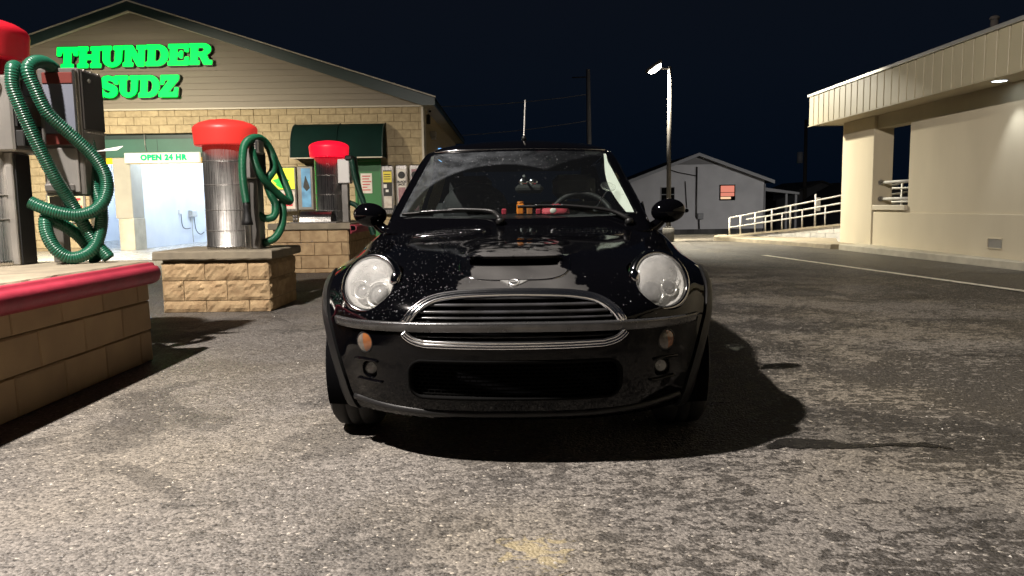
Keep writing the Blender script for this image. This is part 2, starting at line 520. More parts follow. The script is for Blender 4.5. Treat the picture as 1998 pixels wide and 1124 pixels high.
# terrain beyond the lot, falling away behind it on the right
xs = np.linspace(-160, 220, 77); ys = np.r_[np.linspace(24, 60, 25), np.linspace(65, 420, 28)]
tv = []; tf = []
for yy in ys:
    for xx in xs:
        zz = -1.12 * sst(24, 43, yy) * sst(0, 4, xx) - .02
        if yy == 24: zz = -.004
        if yy > 44: zz += .12 * mnoise.noise((xx * .05, yy * .05, 0))
        tv.append((xx, yy, float(zz)))
for j in range(len(ys) - 1):
    for i in range(len(xs) - 1):
        a = j * len(xs) + i; tf.append((a, a + 1, a + 1 + len(xs), a + len(xs)))
me = bpy.data.meshes.new('terrain'); me.from_pydata(tv, [], tf); me.materials.append(M['field'])
me.polygons.foreach_set('use_smooth', [True] * len(tf))
kind(link(bpy.data.objects.new('terrain', me)), 'structure')

# kerb line of the right-hand building (slightly skewed to its wall)
def kerb_x(y): return 6.62 + (15.9 - y) * .075
def line_x(y): return 4.93 + (12.5 - y) * .130
pts_l = [(line_x(y) + .05, y) for y in (14.2, 12, 10, 8, 6, 3, 0)]
pts_k = [(kerb_x(y), y) for y in (0, 3, 6, 9, 12, 14.5, 15.9)]
sheet('road', pts_l + pts_k + [(6.3, 18.4), (5.4, 19.9), (4.6, 20.4), (4.2, 17.5)], 0.004, M['asphalt_new'])
# worn painted line with ragged edges
lv = []; lf = []
yy = np.linspace(14.3, 0, 140)
for i, y in enumerate(yy):
    wob = .012 * mnoise.noise((0, y * 3, 1)); w = .058 + .014 * mnoise.noise((3, y * 6, 2))
    lv += [(line_x(y) - w + wob, y, .008), (line_x(y) + w + wob, y, .008)]
for i in range(len(yy) - 1): lf.append((2 * i, 2 * i + 1, 2 * i + 3, 2 * i + 2))
me = bpy.data.meshes.new('painted_line'); me.from_pydata(lv, [], lf); me.materials.append(M['line'])
kind(link(bpy.data.objects.new('painted_line', me)), 'structure')
# wet streak on the asphalt right of the car
M['wet'] = pm('wet_asphalt', (.010, .009, .008), (.014, .013, .012), 40, .25, .45, bump=.5, bs=95, bdist=.003, spec=.15)
def streak(name, mid, wid, z, seed):
    v = []; f = []
    n = 46
    P = smooth_path([(x, y, 0) for x, y in mid], .02); n = len(P)
    for i in range(n):
        t = i / (n - 1)
        w = np.interp(t, np.linspace(0, 1, len(wid)), wid)
        a = w * (1 + .7 * mnoise.noise((t * 14, seed, 0))); c = w * (1 + .7 * mnoise.noise((t * 14, seed, 5)))
        v += [(P[i][0], P[i][1] - max(a, .004), z), (P[i][0], P[i][1] + max(c, .004), z)]
    for i in range(n - 1): f.append((2 * i, 2 * i + 2, 2 * i + 3, 2 * i + 1))
    me = bpy.data.meshes.new(name); me.from_pydata(v, [], f); me.materials.append(M['wet'])
    return kind(link(bpy.data.objects.new(name, me)), 'structure')
streak('puddle', [(1.03, 3.05), (1.15, 3.10), (1.28, 3.08), (1.40, 3.05), (1.55, 3.06), (1.68, 3.05), (1.76, 3.00)], [.012, .055, .07, .055, .022, .015, .018, .026, .012], .004, 1.0)
streak('puddle', [(.86, 3.78), (.95, 3.74), (1.08, 3.76)], [.01, .035, .02, .008], .004, 4.0)

# loose grit and litter on the lot
mb = MB(); rg = np.random.default_rng(5)
for _ in range(420):
    y = 1.9 + 9.5 * rg.random() ** 1.6; x = rg.uniform(-1, 1) * (.75 * y + .3)
    if x < -2.3 and y > 1.2: continue
    r_ = rg.uniform(.002, .0055); a = rg.uniform(0, 6.28); q = [(x + r_ * rg.uniform(.6, 1.6) * math.cos(a + t), y + r_ * rg.uniform(.6, 1.4) * math.sin(a + t)) for t in (0, 1.4, 2.9, 4.4)]
    mb.add([(*p, .0) for p in q] + [(x, y, r_ * 1.1)], [(0, 1, 4), (1, 2, 4), (2, 3, 4), (3, 0, 4)])
M['grit'] = pm('pale_grit', (.55, .52, .46), (.35, .33, .30), 30, .6)
o = mb.obj('gravel', M['grit']); o['kind'] = 'stuff'; o['label'] = 'pale loose grit scattered over the asphalt'

# ================================================================== blocks
_block_cache = {}
def block_mesh(L_, H, kind_, seed, mat_):
    key = (round(L_, 3), round(H, 3), kind_, seed)
    if key in _block_cache: return _block_cache[key]
    mb = MB()
    D = .06
    if kind_ == 'split':
        nx, nz = max(3, int(L_ / .030)), max(3, int(H / .030))
        vs = []; fs = []
        for j in range(nz + 1):
            for i in range(nx + 1):
                u, w = i / nx, j / nz
                e_ = min(u, 1 - u) * L_; e2 = min(w, 1 - w) * H
                edge = min(1, min(e_, e2) / .03)
                d = .012 * edge + .018 * edge * mnoise.noise((u * L_ * 9 + seed * 7.3, w * H * 9, seed)) + .018 * edge * mnoise.noise((u * L_ * 27, w * H * 27 + seed * 3, seed + 4))
                jx = .006 * mnoise.noise((i * 1.7, j * 2.3, seed + 9)) if 0 < i < nx else 0
                vs.append((.004 + u * (L_ - .008) + jx, -max(d, 0.0), .004 + w * (H - .008)))
        for j in range(nz):
            for i in range(nx):
                a = j * (nx + 1) + i; fs.append((a, a + 1, a + nx + 2, a + nx + 1))
        mb.add(vs, fs, False)
        # sides back into the wall
        ring = [i for i in range(nx + 1)] + [j * (nx + 1) + nx for j in range(1, nz + 1)] + [nz * (nx + 1) + i for i in range(nx - 1, -1, -1)] + [j * (nx + 1) for j in range(nz - 1, 0, -1)]
        rv = [vs[i] for i in ring]; m = len(rv)
        mb.add(rv + [(x, D, z) for x, y, z in rv], [(i, m + i, m + (i + 1) % m, (i + 1) % m) for i in range(m)])
    else:
        r_ = random.Random(seed)
        b = .008
        g = .003
        x0, x1, z0, z1 = g, L_ - g, g, H - g
        j = lambda s: r_.uniform(-s, s)
        o = [(x0, 0, z0), (x1, 0, z0), (x1, 0, z1), (x0, 0, z1)]
        f_ = [(x0 + b + j(.003), -.009 + j(.003), z0 + b + j(.003)), (x1 - b + j(.003), -.009 + j(.003), z0 + b + j(.003)), (x1 - b + j(.003), -.009 + j(.003), z1 - b + j(.003)), (x0 + b + j(.003), -.009 + j(.003), z1 - b + j(.003))]
        bk = [(x, D, z) for x, y, z in o]
        mb.add(o + f_ + bk, [(4, 5, 6, 7), (0, 1, 5, 4), (1, 2, 6, 5), (2, 3, 7, 6), (3, 0, 4, 7), (0, 8, 9, 1), (1, 9, 10, 2), (2, 10, 11, 3), (3, 11, 8, 0)])
    me = mb.mesh('block', mat_)
    _block_cache[key] = me
    return me

def block_face(parent, org, rotz, length, rows, blen, kind_, mat_, nvar=4, seed=0, openings=(), name='block', phase=0.0):
    """rows: list of (z0, z1); openings: (a0, a1, z0, z1) in face coordinates"""
    ca, sa = math.cos(rotz), math.sin(rotz)
    k = 0
    for ri, (z0, z1) in enumerate(rows):
        a = -((ri % 2) * blen / 2 + phase)
        while a < length - .02:
            s0, s1 = max(a, 0), min(a + blen, length)
            a += blen
            if s1 - s0 < .05: continue
            segs = [(s0, s1)]
            for (o0, o1, oz0, oz1) in openings:
                if oz0 < (z0 + z1) / 2 < oz1:
                    ns = []
                    for (p, q) in segs:
                        if q <= o0 or p >= o1: ns.append((p, q)); continue
                        if p < o0: ns.append((p, o0))
                        if q > o1: ns.append((o1, q))
                    segs = ns
            for (p, q) in segs:
                if q - p < .04: continue
                k += 1
                me = block_mesh(q - p, z1 - z0, kind_, seed + (k * 7) % nvar, mat_)
                o = bpy.data.objects.new(name, me)
                link(o)
                o.location = (org[0] + ca * p, org[1] + sa * p, org[2] + z0)
                o.rotation_euler = (0, 0, rotz)
                o.parent = parent
                o.matrix_parent_inverse = Matrix.Translation(-LOC[parent.name]) if parent.name in LOC else Matrix()

# ================================================================== wash building
BY = 19.3          # front wall plane
BX = -2.16         # right corner
PK = (-9.18, 6.03) # ridge
EX, EZ = -1.82, 3.66
SL = (PK[1] - EZ) / (EX - PK[0])
wash = thing('car_wash_building', 'tan block car wash with sided gable and dark green roof edge', 'building', (-9.0, 24.0, 0))
BAY0, BAY1, BAYZ = -9.43, -6.30, 2.88
LB0, LB1 = -10.5, -9.86
LBW = -13.2       # far wall of the left bay, inside
rows = [(z, z + .2) for z in np.arange(0.08, 3.3, .2)]
rows = [(a, min(b, 3.46)) for a, b in rows]
# wall core behind the blocks (mortar colour), in pieces round the openings
core = MB()
yb0, yb1 = BY + .012, BY + .20
core.box(BAY1, BX - .012, yb0, yb1, 0, 3.47)
core.box(-16.2, LB0, yb0, yb1, 0, 3.47)
core.box(LB0, BAY1, yb0, yb1, BAYZ, 3.47)
core.obj('wall_core', M['mortar'], wash)
block_face(wash, (BAY1, BY, 0), 0, BX - BAY1, rows, .406, 'wall', M['block_wall'], 6, 0, openings=[(-3.80 - BAY1 - .02, -3.22 - BAY1, 0, 2.16)])
block_face(wash, (-12.6, BY, 0), 0, BAY1 + 12.6, rows, .406, 'wall', M['block_wall'], 6, 3, phase=.11, openings=[(LB0 + 12.6, BAY1 + 12.7, -1, 2.86)])
# right side wall
sw = MB(); sw.box(BX - .19, BX, BY + .01, 31, 0, 3.47)
sw.obj('side_wall', M['block_wall'], wash)
tw = MB(); tw.box(BX - .02, BX + .035, BY - .01, BY + .5, 0, 3.44); tw.obj('corner_board', M['trim_pale'], wash)
# gable siding boards
bh = .150
def half_w(z): return max((PK[1] - .16 - z) / SL, 0)
for i in range(18):
    z0 = 3.475 + i * bh; z1 = z0 + bh
    w0, w1 = half_w(z0), half_w(z1)
    if w0 <= .05: break
    w0 = min(w0, -2.16 - PK[0]); w1 = min(w1, -2.16 - PK[0])
    mb = MB()
    yf = BY - .035
    mb.add([(PK[0] - w0, yf, z0), (PK[0] + w0, yf, z0), (PK[0] + w1, yf + .022, z1), (PK[0] - w1, yf + .022, z1), (PK[0] - w0, yf + .03, z0), (PK[0] + w0, yf + .03, z0), (PK[0] + w1, yf + .04, z1), (PK[0] - w1, yf + .04, z1)],
           [(0, 1, 2, 3), (0, 4, 5, 1), (3, 2, 6, 7), (0, 3, 7, 4), (1, 5, 6, 2)])
    mb.obj('siding_board', M['siding'], wash)
gb = MB(); gb.prism([(PK[0] - 7.0, 3.47), (PK[0] + 7.0, 3.47), (PK[0], PK[1] - .18)], BY + .02, BY + .18); gb.obj('gable_back', M['mortar'], wash)
st = MB(); st.box(-12.6, BX + .01, BY - .055, BY - .012, 3.435, 3.478, .006); st.obj('starter_strip', M['trim_pale'], wash)
# roof slabs, rake boards, drip edges, soffit
RY0, RY1 = BY - .16, 31.2
for s in (1, -1):
    X = lambda d: PK[0] + s * d
    D = EX - PK[0]
    rf = MB(); rf.prism([(X(0), PK[1] - .02), (X(D), EZ - .02), (X(D), EZ - .07), (X(0), PK[1] - .07)], RY0 + .03, RY1); rf.obj('roof', M['roof'], wash)
    rk = MB(); rk.prism([(X(0), PK[1] - .035), (X(D), EZ - .035), (X(D), EZ - .205), (X(D - .32), EZ - .205), (X(0), PK[1] - .235)], RY0, RY0 + .028); rk.obj('rake_board', M['green_trim'], wash)
    de = MB(); de.prism([(X(0), PK[1] + .012), (X(D + .02), EZ + .006), (X(D + .02), EZ - .024), (X(0), PK[1] - .018)], RY0 - .012, RY0 + .022); de.obj('drip_edge', M['trim_pale'], wash)
    sf = MB(); sf.prism([(X(0), PK[1] - .236), (X(D - .33), EZ - .140), (X(D - .33), EZ - .16), (X(0), PK[1] - .262)], RY0 + .028, BY - .036); sf.obj('rake_soffit', M['trim_pale'], wash)
    ef = MB(); ef.box(min(X(D - .03), X(D)), max(X(D - .03), X(D)), RY0 + .03, RY1, EZ - .205, EZ - .03); ef.obj('eave_board', M['green_trim'], wash)
    es = MB(); es.box(min(X(D - .36), X(D - .031)), max(X(D - .36), X(D - .031)), RY0 + .03, RY1, EZ - .20, EZ - .185); es.obj('eave_soffit', M['soffit'], wash)
# little things under the right eave
t = thing('wall_lamp', 'small unlit wall lamp under the right eave of the wash building', 'wall lamp', (BX + .1, 21.2, 2.9))
mb = MB(); mb.box(BX + .001, BX + .16, 21.1, 21.3, 2.85, 3.02, .02); mb.obj('housing', M['steel_mid'], t)
mb = MB(); mb.box(BX + .03, BX + .15, 21.12, 21.28, 2.80, 2.849, .01); mb.obj('lens', M['white_plastic'], t)
t = thing('security_camera', 'tiny dome camera hanging from the eave soffit near the corner', 'camera', (BX + .14, 19.9, 3.40))
mb = MB(); mb.cyl((BX + .14, 19.9, 3.456), (BX + .14, 19.9, 3.42), .03); mb.obj('mount', M['white_plastic'], t)
mb = MB(); mb.ellipsoid((BX + .14, 19.9, 3.40), (.035, .035, .035), 14, 8); mb.obj('dome', M['black'], t)
t = thing('speaker', 'small dark speaker bracketed to the side wall under the eave', 'speaker', (BX + .08, 20.3, 3.2))
mb = MB(); mb.box(BX + .001, BX + .10, 20.25, 20.4, 3.12, 3.36, .015); mb.obj('case', M['black'], t)
mb = MB(); mb.cyl((BX + .02, 20.24, 3.36), (BX + .06, 20.24, 3.44), .012); mb.obj('bracket', M['steel_mid'], t)
M['blue_glow'] = pm('blue_lit_sign', (.2, .35, .6), rough=.4, emit=(.25, .55, 1.0), es=1.6)
t = thing('lit_sign', 'narrow blue lit sign on the side wall below the eave', 'sign', (BX + .2, 23.3, 2.5))
mb = MB(); mb.box(BX + .002, BX + .12, 23.30, 23.40, 2.25, 2.75, .01); mb.obj('sign_box', M['black'], t)
mb = MB(); mb.box(BX + .02, BX + .11, 23.288, 23.298, 2.28, 2.72); mb.obj('sign_face', M['blue_glow'], t)

# ------------------------------------------------------------------ bays
sheet('wash_bay_floor', [(-13.4, 15.4), (-6.0, 15.4), (-6.0, 28.5), (-13.4, 28.5)], .004, M['bayfloor'])
mb = MB(); mb.box(-9.86, -9.56, BY + .6, 28.4, 0, 3.0); mb.obj('partition_wall', M['bay_wall'], wash)
mb = MB(); mb.box(BAY1, BAY1 + .2, BY + .21, 28.4, 0, 3.0); mb.obj('bay_side_wall', M['bay_wall'], wash)
mb = MB(); mb.box(LBW - .2, LBW, BY + .21, 28.4, 0, 3.0); mb.obj('bay_side_wall', M['bay_wall'], wash)
mb = MB(); mb.box(LBW, BAY1, 28.4, 28.6, 0, 3.0); mb.obj('bay_back_wall', M['bay_wall'], wash)
mb = MB(); mb.box(LBW, BAY1, BY + .21, 28.4, 3.001, 3.1); mb.obj('bay_ceiling', M['bay_wall'], wash)
mb = MB(); mb.box(-9.86, BAY0, BY - .01, BY + .598, .80, 2.29, .01); mb.obj('pier', M['bay_grey'], wash)  # upper pier greyer than its base; its shade is painted in
mb = MB(); mb.box(-9.80, BAY0 + .012, BY - .02, BY + .60, 0, .797, .01); mb.obj('pier_base', M['concrete_pale'], wash)
mb = MB(); mb.box(LB0 + .02, BAY1 - .05, BY + .05, BY + .09, 2.30, 2.75, .005); mb.obj('header_board', M['green_board'], wash)
mb = MB(); mb.box(LB0 + .02, BAY1 - .03, BY + .10, BY + .13, 2.74, 2.995); mb.obj('dark_gap_board', M['green_trim'], wash)  # added dark board blocking the bright ceiling so the gap reads dark
for x in (-10.3, -8.75, -7.2):
    mb = MB(); mb.box(x, x + .006, BY + .043, BY + .049, 2.30, 2.75); mb.obj('board_joint', M['green_trim'], wash)
mb = MB(); mb.box(LB0 + .02, BAY1 - .05, BY + .02, BY + .06, 2.14, 2.295, .01); mb.obj('clearance_bar', M['yellow'], wash)
for x in (-9.05, -7.62):
    mb = MB(); mb.tube([(x, BY + .03, 2.87), (x + .01, BY + .03, 2.6), (x + .03, BY + .03, 2.45)], .008, 6); mb.obj('chain', M['steel_mid'], wash)
M['tube'] = pm('fluorescent_tube', (.9, .95, 1.0), rough=.4, emit=(.70, .84, 1.0), es=280.0)
def strip_light(x, y, label):
    t = thing('strip_light', label, 'strip light', (x, y, 2.95), 'fluorescent strip lights in the wash bays')
    mb = MB(); mb.box(x - .09, x + .09, y - .65, y + .65, 2.93, 3.0, .01); mb.obj('housing', M['white_plastic'], t)
    for dx in (-.04, .04):
        mb = MB(); mb.cyl((x + dx, y - .6, 2.905), (x + dx, y + .6, 2.905), .02, seg=10); mb.obj('tube', M['tube'], t)
strip_light(-8.2, 20.5, 'lit strip light nearest the mouth of the OPEN 24 HR bay')
strip_light(-7.9, 23.6, 'lit strip light over the middle of the OPEN 24 HR bay')
strip_light(-8.0, 26.6, 'lit strip light deepest in the OPEN 24 HR bay')
strip_light(-11.4, 21.2, 'lit strip light near the mouth of the left bay')
strip_light(-11.4, 25.2, 'lit strip light deep in the left bay')
# sockets and cables on the bay wall
t = thing('outlet', 'round white outlet with looped cable on the white bay wall', 'outlet', (-9.54, 22.3, .9))
mb = MB(); mb.box(-9.558, -9.51, 22.2, 22.4, .88, 1.0, .01); mb.obj('cover', M['white_plastic'], t)
mb = MB(); mb.tube(smooth_path([(-9.52, 22.3, .88), (-9.5, 22.3, .55), (-9.5, 22.5, .45), (-9.52, 22.9, .45)], .04), .012, 6); mb.obj('cable', M['rubber'], t)
t = thing('junction_box', 'grey junction box with dangling cables on the white bay wall', 'electrical box', (-9.54, 23.2, .9))
mb = MB(); mb.box(-9.558, -9.45, 22.9, 23.3, .78, .98, .01); mb.obj('box', M['galv'], t)
mb = MB(); mb.tube(smooth_path([(-9.5, 23.0, .78), (-9.5, 23.0, .3), (-9.5, 23.02, .02)], .05), .015, 6); mb.obj('conduit', M['galv'], t)
mb = MB(); mb.tube(smooth_path([(-9.5, 23.15, .78), (-9.48, 23.2, .4), (-9.48, 23.5, .25), (-9.52, 23.9, .3)], .05), .012, 6); mb.obj('cable', M['rubber'], t)

# ------------------------------------------------------------------ text helper
def text_mesh(txt, size, extrude=.004, offset=0.0, shear=0.0, align='CENTER', spacing=1.0):
    cu = bpy.data.curves.new('lettering', 'FONT')
    cu.body = txt; cu.size = size; cu.extrude = extrude; cu.offset = offset; cu.shear = shear
    cu.align_x = align; cu.align_y = 'CENTER'; cu.space_character = spacing
    cu.resolution_u = 4
    o = bpy.data.objects.new('lettering_src', cu); COL.objects.link(o)
    dg = bpy.context.evaluated_depsgraph_get()
    me = bpy.data.meshes.new_from_object(o.evaluated_get(dg))
    bpy.data.objects.remove(o); bpy.data.curves.remove(cu)
    return me

def put_text(txt, size, loc, m, parent, rot=(R(90), 0, 0), name='lettering', **kw):
    me = text_mesh(txt, size, **kw)
    me.materials.clear(); me.materials.append(m)
    o = link(bpy.data.objects.new(name, me))
    o.matrix_basis = Matrix.Translation(loc) @ Matrix.Rotation(rot[2], 4, 'Z') @ Matrix.Rotation(rot[1], 4, 'Y') @ Matrix.Rotation(rot[0], 4, 'X')
    o.parent = parent
    if parent.name in LOC and not parent.get('_local'): o.matrix_parent_inverse = Matrix.Translation(-LOC[parent.name])
    return o

# ------------------------------------------------------------------ OPEN 24 HR sign
M['sign_cream'] = pm('lit_cream_face', (.55, .52, .40), rough=.6, spec=.1, emit=(1.0, .93, .70), es=.55)
M['neon_green'] = pm('green_letter', (.0, .2, .08), rough=.5, spec=.1, emit=(.0, .62, .20), es=.85)
t = thing('open_sign', 'long cream lit sign reading OPEN 24 HR over the bay mouth', 'sign', (-8.58, BY - .08, 2.28))
mb = MB(); mb.box(-9.52, -7.66, BY - .09, BY + .015, 2.155, 2.405, .012); mb.obj('sign_box', M['sign_cream'], t)
put_text('OPEN 24 HR', .185, (-8.55, BY - .098, 2.282), M['neon_green'], t, offset=.012, extrude=.005, spacing=1.13)

# ------------------------------------------------------------------ THUNDER SUDZ channel letters
def arc(cx, cy, rx, ry, a0, a1, n=8):
    return [(cx + rx * math.cos(R(a0 + (a1 - a0) * i / n)), cy + ry * math.sin(R(a0 + (a1 - a0) * i / n))) for i in range(n + 1)]
def fillet(poly, r=.035, n=3):
    out = []
    m = len(poly)
    for i in range(m):
        p0, p1, p2 = np.array(poly[i - 1]), np.array(poly[i]), np.array(poly[(i + 1) % m])
        a, b = p0 - p1, p2 - p1
        la, lb = np.linalg.norm(a), np.linalg.norm(b)
        if la < 1e-6 or lb < 1e-6: continue
        rr = min(r, la * .4, lb * .4)
        q0, q1 = p1 + a / la * rr, p1 + b / lb * rr
        for k in range(n + 1):
            t_ = k / n
            out.append(tuple((1 - t_) ** 2 * q0 + 2 * t_ * (1 - t_) * p1 + t_ * t_ * q1))
    return out
G = {}
G['T'] = (.98, [[(0, 1), (.98, 1), (.98, .58), (.80, .58), (.73, .77), (.66, .77), (.66, .21), (.78, .21), (.78, 0), (.20, 0), (.20, .21), (.32, .21), (.32, .77), (.25, .77), (.18, .58), (0, .58)]])
G['H'] = (1.10, [[(0, 1), (.50, 1), (.50, .80), (.42, .80), (.42, .62), (.68, .62), (.68, .80), (.60, .80), (.60, 1), (1.10, 1), (1.10, .80), (1.01, .80), (1.01, .2), (1.10, .2), (1.10, 0), (.60, 0), (.60, .2), (.68, .2), (.68, .38), (.42, .38), (.42, .2), (.50, .2), (.50, 0), (0, 0), (0, .2), (.09, .2), (.09, .80), (0, .80)]])
G['U'] = (1.06, [[(0, 1), (.50, 1), (.50, .80), (.42, .80), (.42, .36)] + arc(.54, .36, .12, .15, 180, 360, 8) + [(.66, .80), (.58, .80), (.58, 1), (1.06, 1), (1.06, .80), (.98, .80), (.98, .40)] + arc(.535, .40, .445, .40, 0, -180, 12) + [(.09, .80), (0, .80)]])
G['N'] = (1.08, [[(0, 1), (.42, 1), (.70, .52), (.70, .80), (.61, .80), (.61, 1), (1.08, 1), (1.08, .80), (.99, .80), (.99, 0), (.68, 0), (.38, .52), (.38, .2), (.47, .2), (.47, 0), (0, 0), (0, .2), (.09, .2), (.09, .80), (0, .80)]])
G['D'] = (1.04, [[(0, 1), (.52, 1)] + arc(.54, .5, .50, .5, 88, -88, 14) + [(.52, 0), (0, 0), (0, .2), (.09, .2), (.09, .80), (0, .80)], [(.42, .78), (.50, .78)] + arc(.50, .5, .20, .28, 88, -88, 10) + [(.50, .22), (.42, .22)]])
G['E'] = (.98, [[(0, 1), (.95, 1), (.95, .62), (.78, .62), (.73, .79), (.42, .79), (.42, .60), (.52, .60), (.55, .68), (.69, .68), (.69, .33), (.55, .33), (.52, .41), (.42, .41), (.42, .21), (.75, .21), (.80, .40), (.98, .40), (.98, 0), (0, 0), (0, .2), (.09, .2), (.09, .80), (0, .80)]])
G['R'] = (1.10, [[(0, 1), (.62, 1)] + arc(.66, .72, .36, .28, 90, -62, 10) + [(.95, .21), (1.10, .21), (1.10, 0), (.72, 0), (.50, .40), (.42, .40), (.42, .2), (.51, .2), (.51, 0), (0, 0), (0, .2), (.09, .2), (.09, .80), (0, .80)], [(.42, .80), (.58, .80)] + arc(.60, .70, .11, .10, 80, -80, 6) + [(.58, .60), (.42, .60)]])
G['Z'] = (.98, [[(.05, 1), (.97, 1), (.97, .80), (.49, .23), (.74, .23), (.79, .44), (.96, .44), (.94, 0), (0, 0), (0, .2), (.49, .77), (.27, .77), (.22, .57), (.05, .57)]])
# S: a heavy stroked spine with wedge serifs
def s_glyph():
    sp = smooth_path([(.84, .66, 0), (.72, .82, 0), (.50, .87, 0), (.28, .82, 0), (.21, .70, 0), (.32, .58, 0), (.52, .50, 0), (.74, .42, 0), (.82, .28, 0), (.72, .16, 0), (.50, .13, 0), (.28, .17, 0), (.14, .33, 0)], .04)[:, :2]
    T = np.gradient(sp, axis=0); T /= np.linalg.norm(T, axis=1, keepdims=True); Nn = np.stack([-T[:, 1], T[:, 0]], 1)
    tt = np.linspace(0, 1, len(sp)); hw = .125 + .045 * np.exp(-((tt - .5) / .16) ** 2)
    a = sp + Nn * hw[:, None]; b = sp - Nn * hw[:, None]
    top = [(.78, 1.0), (.97, 1.0), (.99, .58), (.83, .58)]
    left = [tuple(p) for p in a]; right = [tuple(p) for p in b]
    return left, right
G['S'] = (.98, [[(.80, 1.0), (.97, 1.0), (.97, .60), (.80, .60), (.70, .73), (.52, .785), (.40, .76), (.40, .71), (.52, .655), (.72, .585), (.90, .47), (.96, .29), (.90, .12), (.74, .01), (.55, -.01), (.38, .01), (.27, .07), (.20, 0), (.02, 0), (.02, .42), (.19, .42), (.29, .27), (.45, .21), (.58, .23), (.60, .29), (.48, .34), (.28, .40), (.10, .51), (.03, .68), (.08, .86), (.25, .98), (.45, 1.01), (.62, .98), (.72, .93)]])

M['sign_green'] = pm('lit_green_letter', (.0, .16, .05), rough=.5, spec=.1, emit=(.0, 1.0, .062), es=2.0)
M['can'] = pm('letter_can', (.006, .03, .016), rough=.5)
def glyph_obj(ch, x, z, h, y, parent, shear=.10, stretch=1.0):
    w, outs = G[ch]
    def make(name, grow, y0, ext, m, par):
        cu = bpy.data.curves.new('g', 'CURVE'); cu.dimensions = '2D'; cu.fill_mode = 'BOTH'; cu.extrude = ext / 2; cu.offset = grow
        for ol in outs:
            pl = fillet(ol, .045)
            pl = [((a * stretch + b * shear) * h, b * h) for a, b in pl]
            s_ = cu.splines.new('POLY'); s_.points.add(len(pl) - 1); s_.use_cyclic_u = True
            for i, (a, b) in enumerate(pl): s_.points[i].co = (a, b, 0, 1)
        o = bpy.data.objects.new('g', cu); COL.objects.link(o)
        dg = bpy.context.evaluated_depsgraph_get()
        me = bpy.data.meshes.new_from_object(o.evaluated_get(dg))
        bpy.data.objects.remove(o); bpy.data.curves.remove(cu)
        me.materials.clear(); me.materials.append(m)
        ob = link(bpy.data.objects.new(name, me))
        ob.matrix_basis = Matrix.Translation((x, y0, z)) @ Matrix.Rotation(R(90), 4, 'X')
        ob.parent = par
        if par.name in LOC: ob.matrix_parent_inverse = Matrix.Translation(-LOC[par.name])
        return ob
    make('letter_can', .022, y + .06, .10, M['can'], parent)
    make('letter', .0, y, .03, M['sign_green'], parent)
    return w * stretch * h
for word, x0, x1, zb, h in (('THUNDER', -10.985, -7.16, 4.445, .505), ('SUDZ', -10.02, -8.02, 3.735, .525)):
    low = word.lower()
    t = thing('channel_letter_sign', 'glowing green slanted slab letters reading ' + word + (' on the gable' if word == 'THUNDER' else ' below the longer green word'), 'sign', (x0, BY - .1, zb), 'green channel letters on the gable')
    tot = sum(G[c][0] for c in word) * h
    gap = -.02 * h
    # stretch glyphs so that the word fills its measured width
    st_ = ((x1 - x0) - .10 * h - gap * (len(word) - 1)) / tot
    x = x0
    for i, ch in enumerate(word):
        zz = zb + (.0 if word == 'SUDZ' else .008 * i)
        w = glyph_obj(ch, x, zz, h, BY - .145, t, .10, st_)
        x += w + gap

# ------------------------------------------------------------------ awning, door, machines on the wall
aw = thing('awning', 'dark green barrel awning on the block wall over the green door', 'awning', (-4.2, BY, 2.6))
prof = [(0, 3.045)] + [(-.62 * math.sin(R(a)), 2.20 + .845 * math.cos(R(a))) for a in range(8, 91, 8)] + [(-.62, 2.20)]
mb = MB(); vs = []; fs = []
xs_ = np.linspace(-5.27, -3.07, 9)
for x in xs_:
    for a, b in prof: vs.append((x, BY - .004 + a, b))
m_ = len(prof)
for i in range(len(xs_) - 1):
    for k in range(m_ - 1): fs.append((i * m_ + k, i * m_ + k + 1, (i + 1) * m_ + k + 1, (i + 1) * m_ + k))
mb.add(vs, fs, True); mb.obj('canvas', M['awning'], aw)
for x in (-5.272, -3.068):
    mb = MB(); mb.add([(x, BY - .004 + a, b) for a, b in prof] + [(x, BY - .004, 2.2)], [tuple(range(m_ + 1))]); mb.obj('end_panel', M['awning'], aw)
    mb = MB(); mb.tube([(x, BY - .004 + a, b) for a, b in prof], .014, 6); mb.tube([(x, BY, 2.2), (x, BY - .624, 2.2)], .014, 6); mb.obj('frame', M['green_trim'], aw)
mb = MB(); mb.box(-5.28, -3.06, BY - .645, BY - .615, 2.175, 2.20); mb.obj('front_bar', M['trim_pale'], aw)
mb = MB(); mb.tube([(-4.17, BY - .014 + a, b + .004) for a, b in prof], .010, 6); mb.obj('seam', M['awning'], aw)

t = thing('door', 'bright green metal door with a printed notice under the awning', 'door', (-3.5, BY, 0))
mb = MB(); mb.box(-3.81, -3.24, BY - 0.0140, BY + 0.0310, .02, 2.13, .004); mb.obj('door_leaf', M['green_door'], t)
mb = MB(); mb.prism([(-3.86, 0), (-3.81, 0), (-3.81, 2.135), (-3.24, 2.135), (-3.24, 0), (-3.20, 0), (-3.20, 2.18), (-3.86, 2.18)], BY - 0.0560, BY + 0.0560); mb.obj('door_frame', M['green_door'], t)
mb = MB(); mb.cyl((-3.73, BY - 0.0240, 1.0), (-3.73, BY - 0.0940, 1.0), .03); mb.obj('handle', M['steel'], t)
mb = MB(); mb.box(-3.72, -3.44, BY - 0.0240, BY - 0.0155, 1.34, 1.83); mb.obj('notice', M['paper'], t)
mb = MB()
for k, w in enumerate((.20, .17, .22, .19, .12, .20)): mb.box(-3.68, -3.68 + w, BY - 0.0275, BY - 0.0245, 1.75 - k * .068, 1.775 - k * .068)
mb.obj('notice_print', M['red_print'], t)
M['poster_yellow'] = pm('lit_yellow_poster', (.62, .62, .03), (.50, .62, .04), 3, .4, emit=(.75, .72, .03), es=.55)
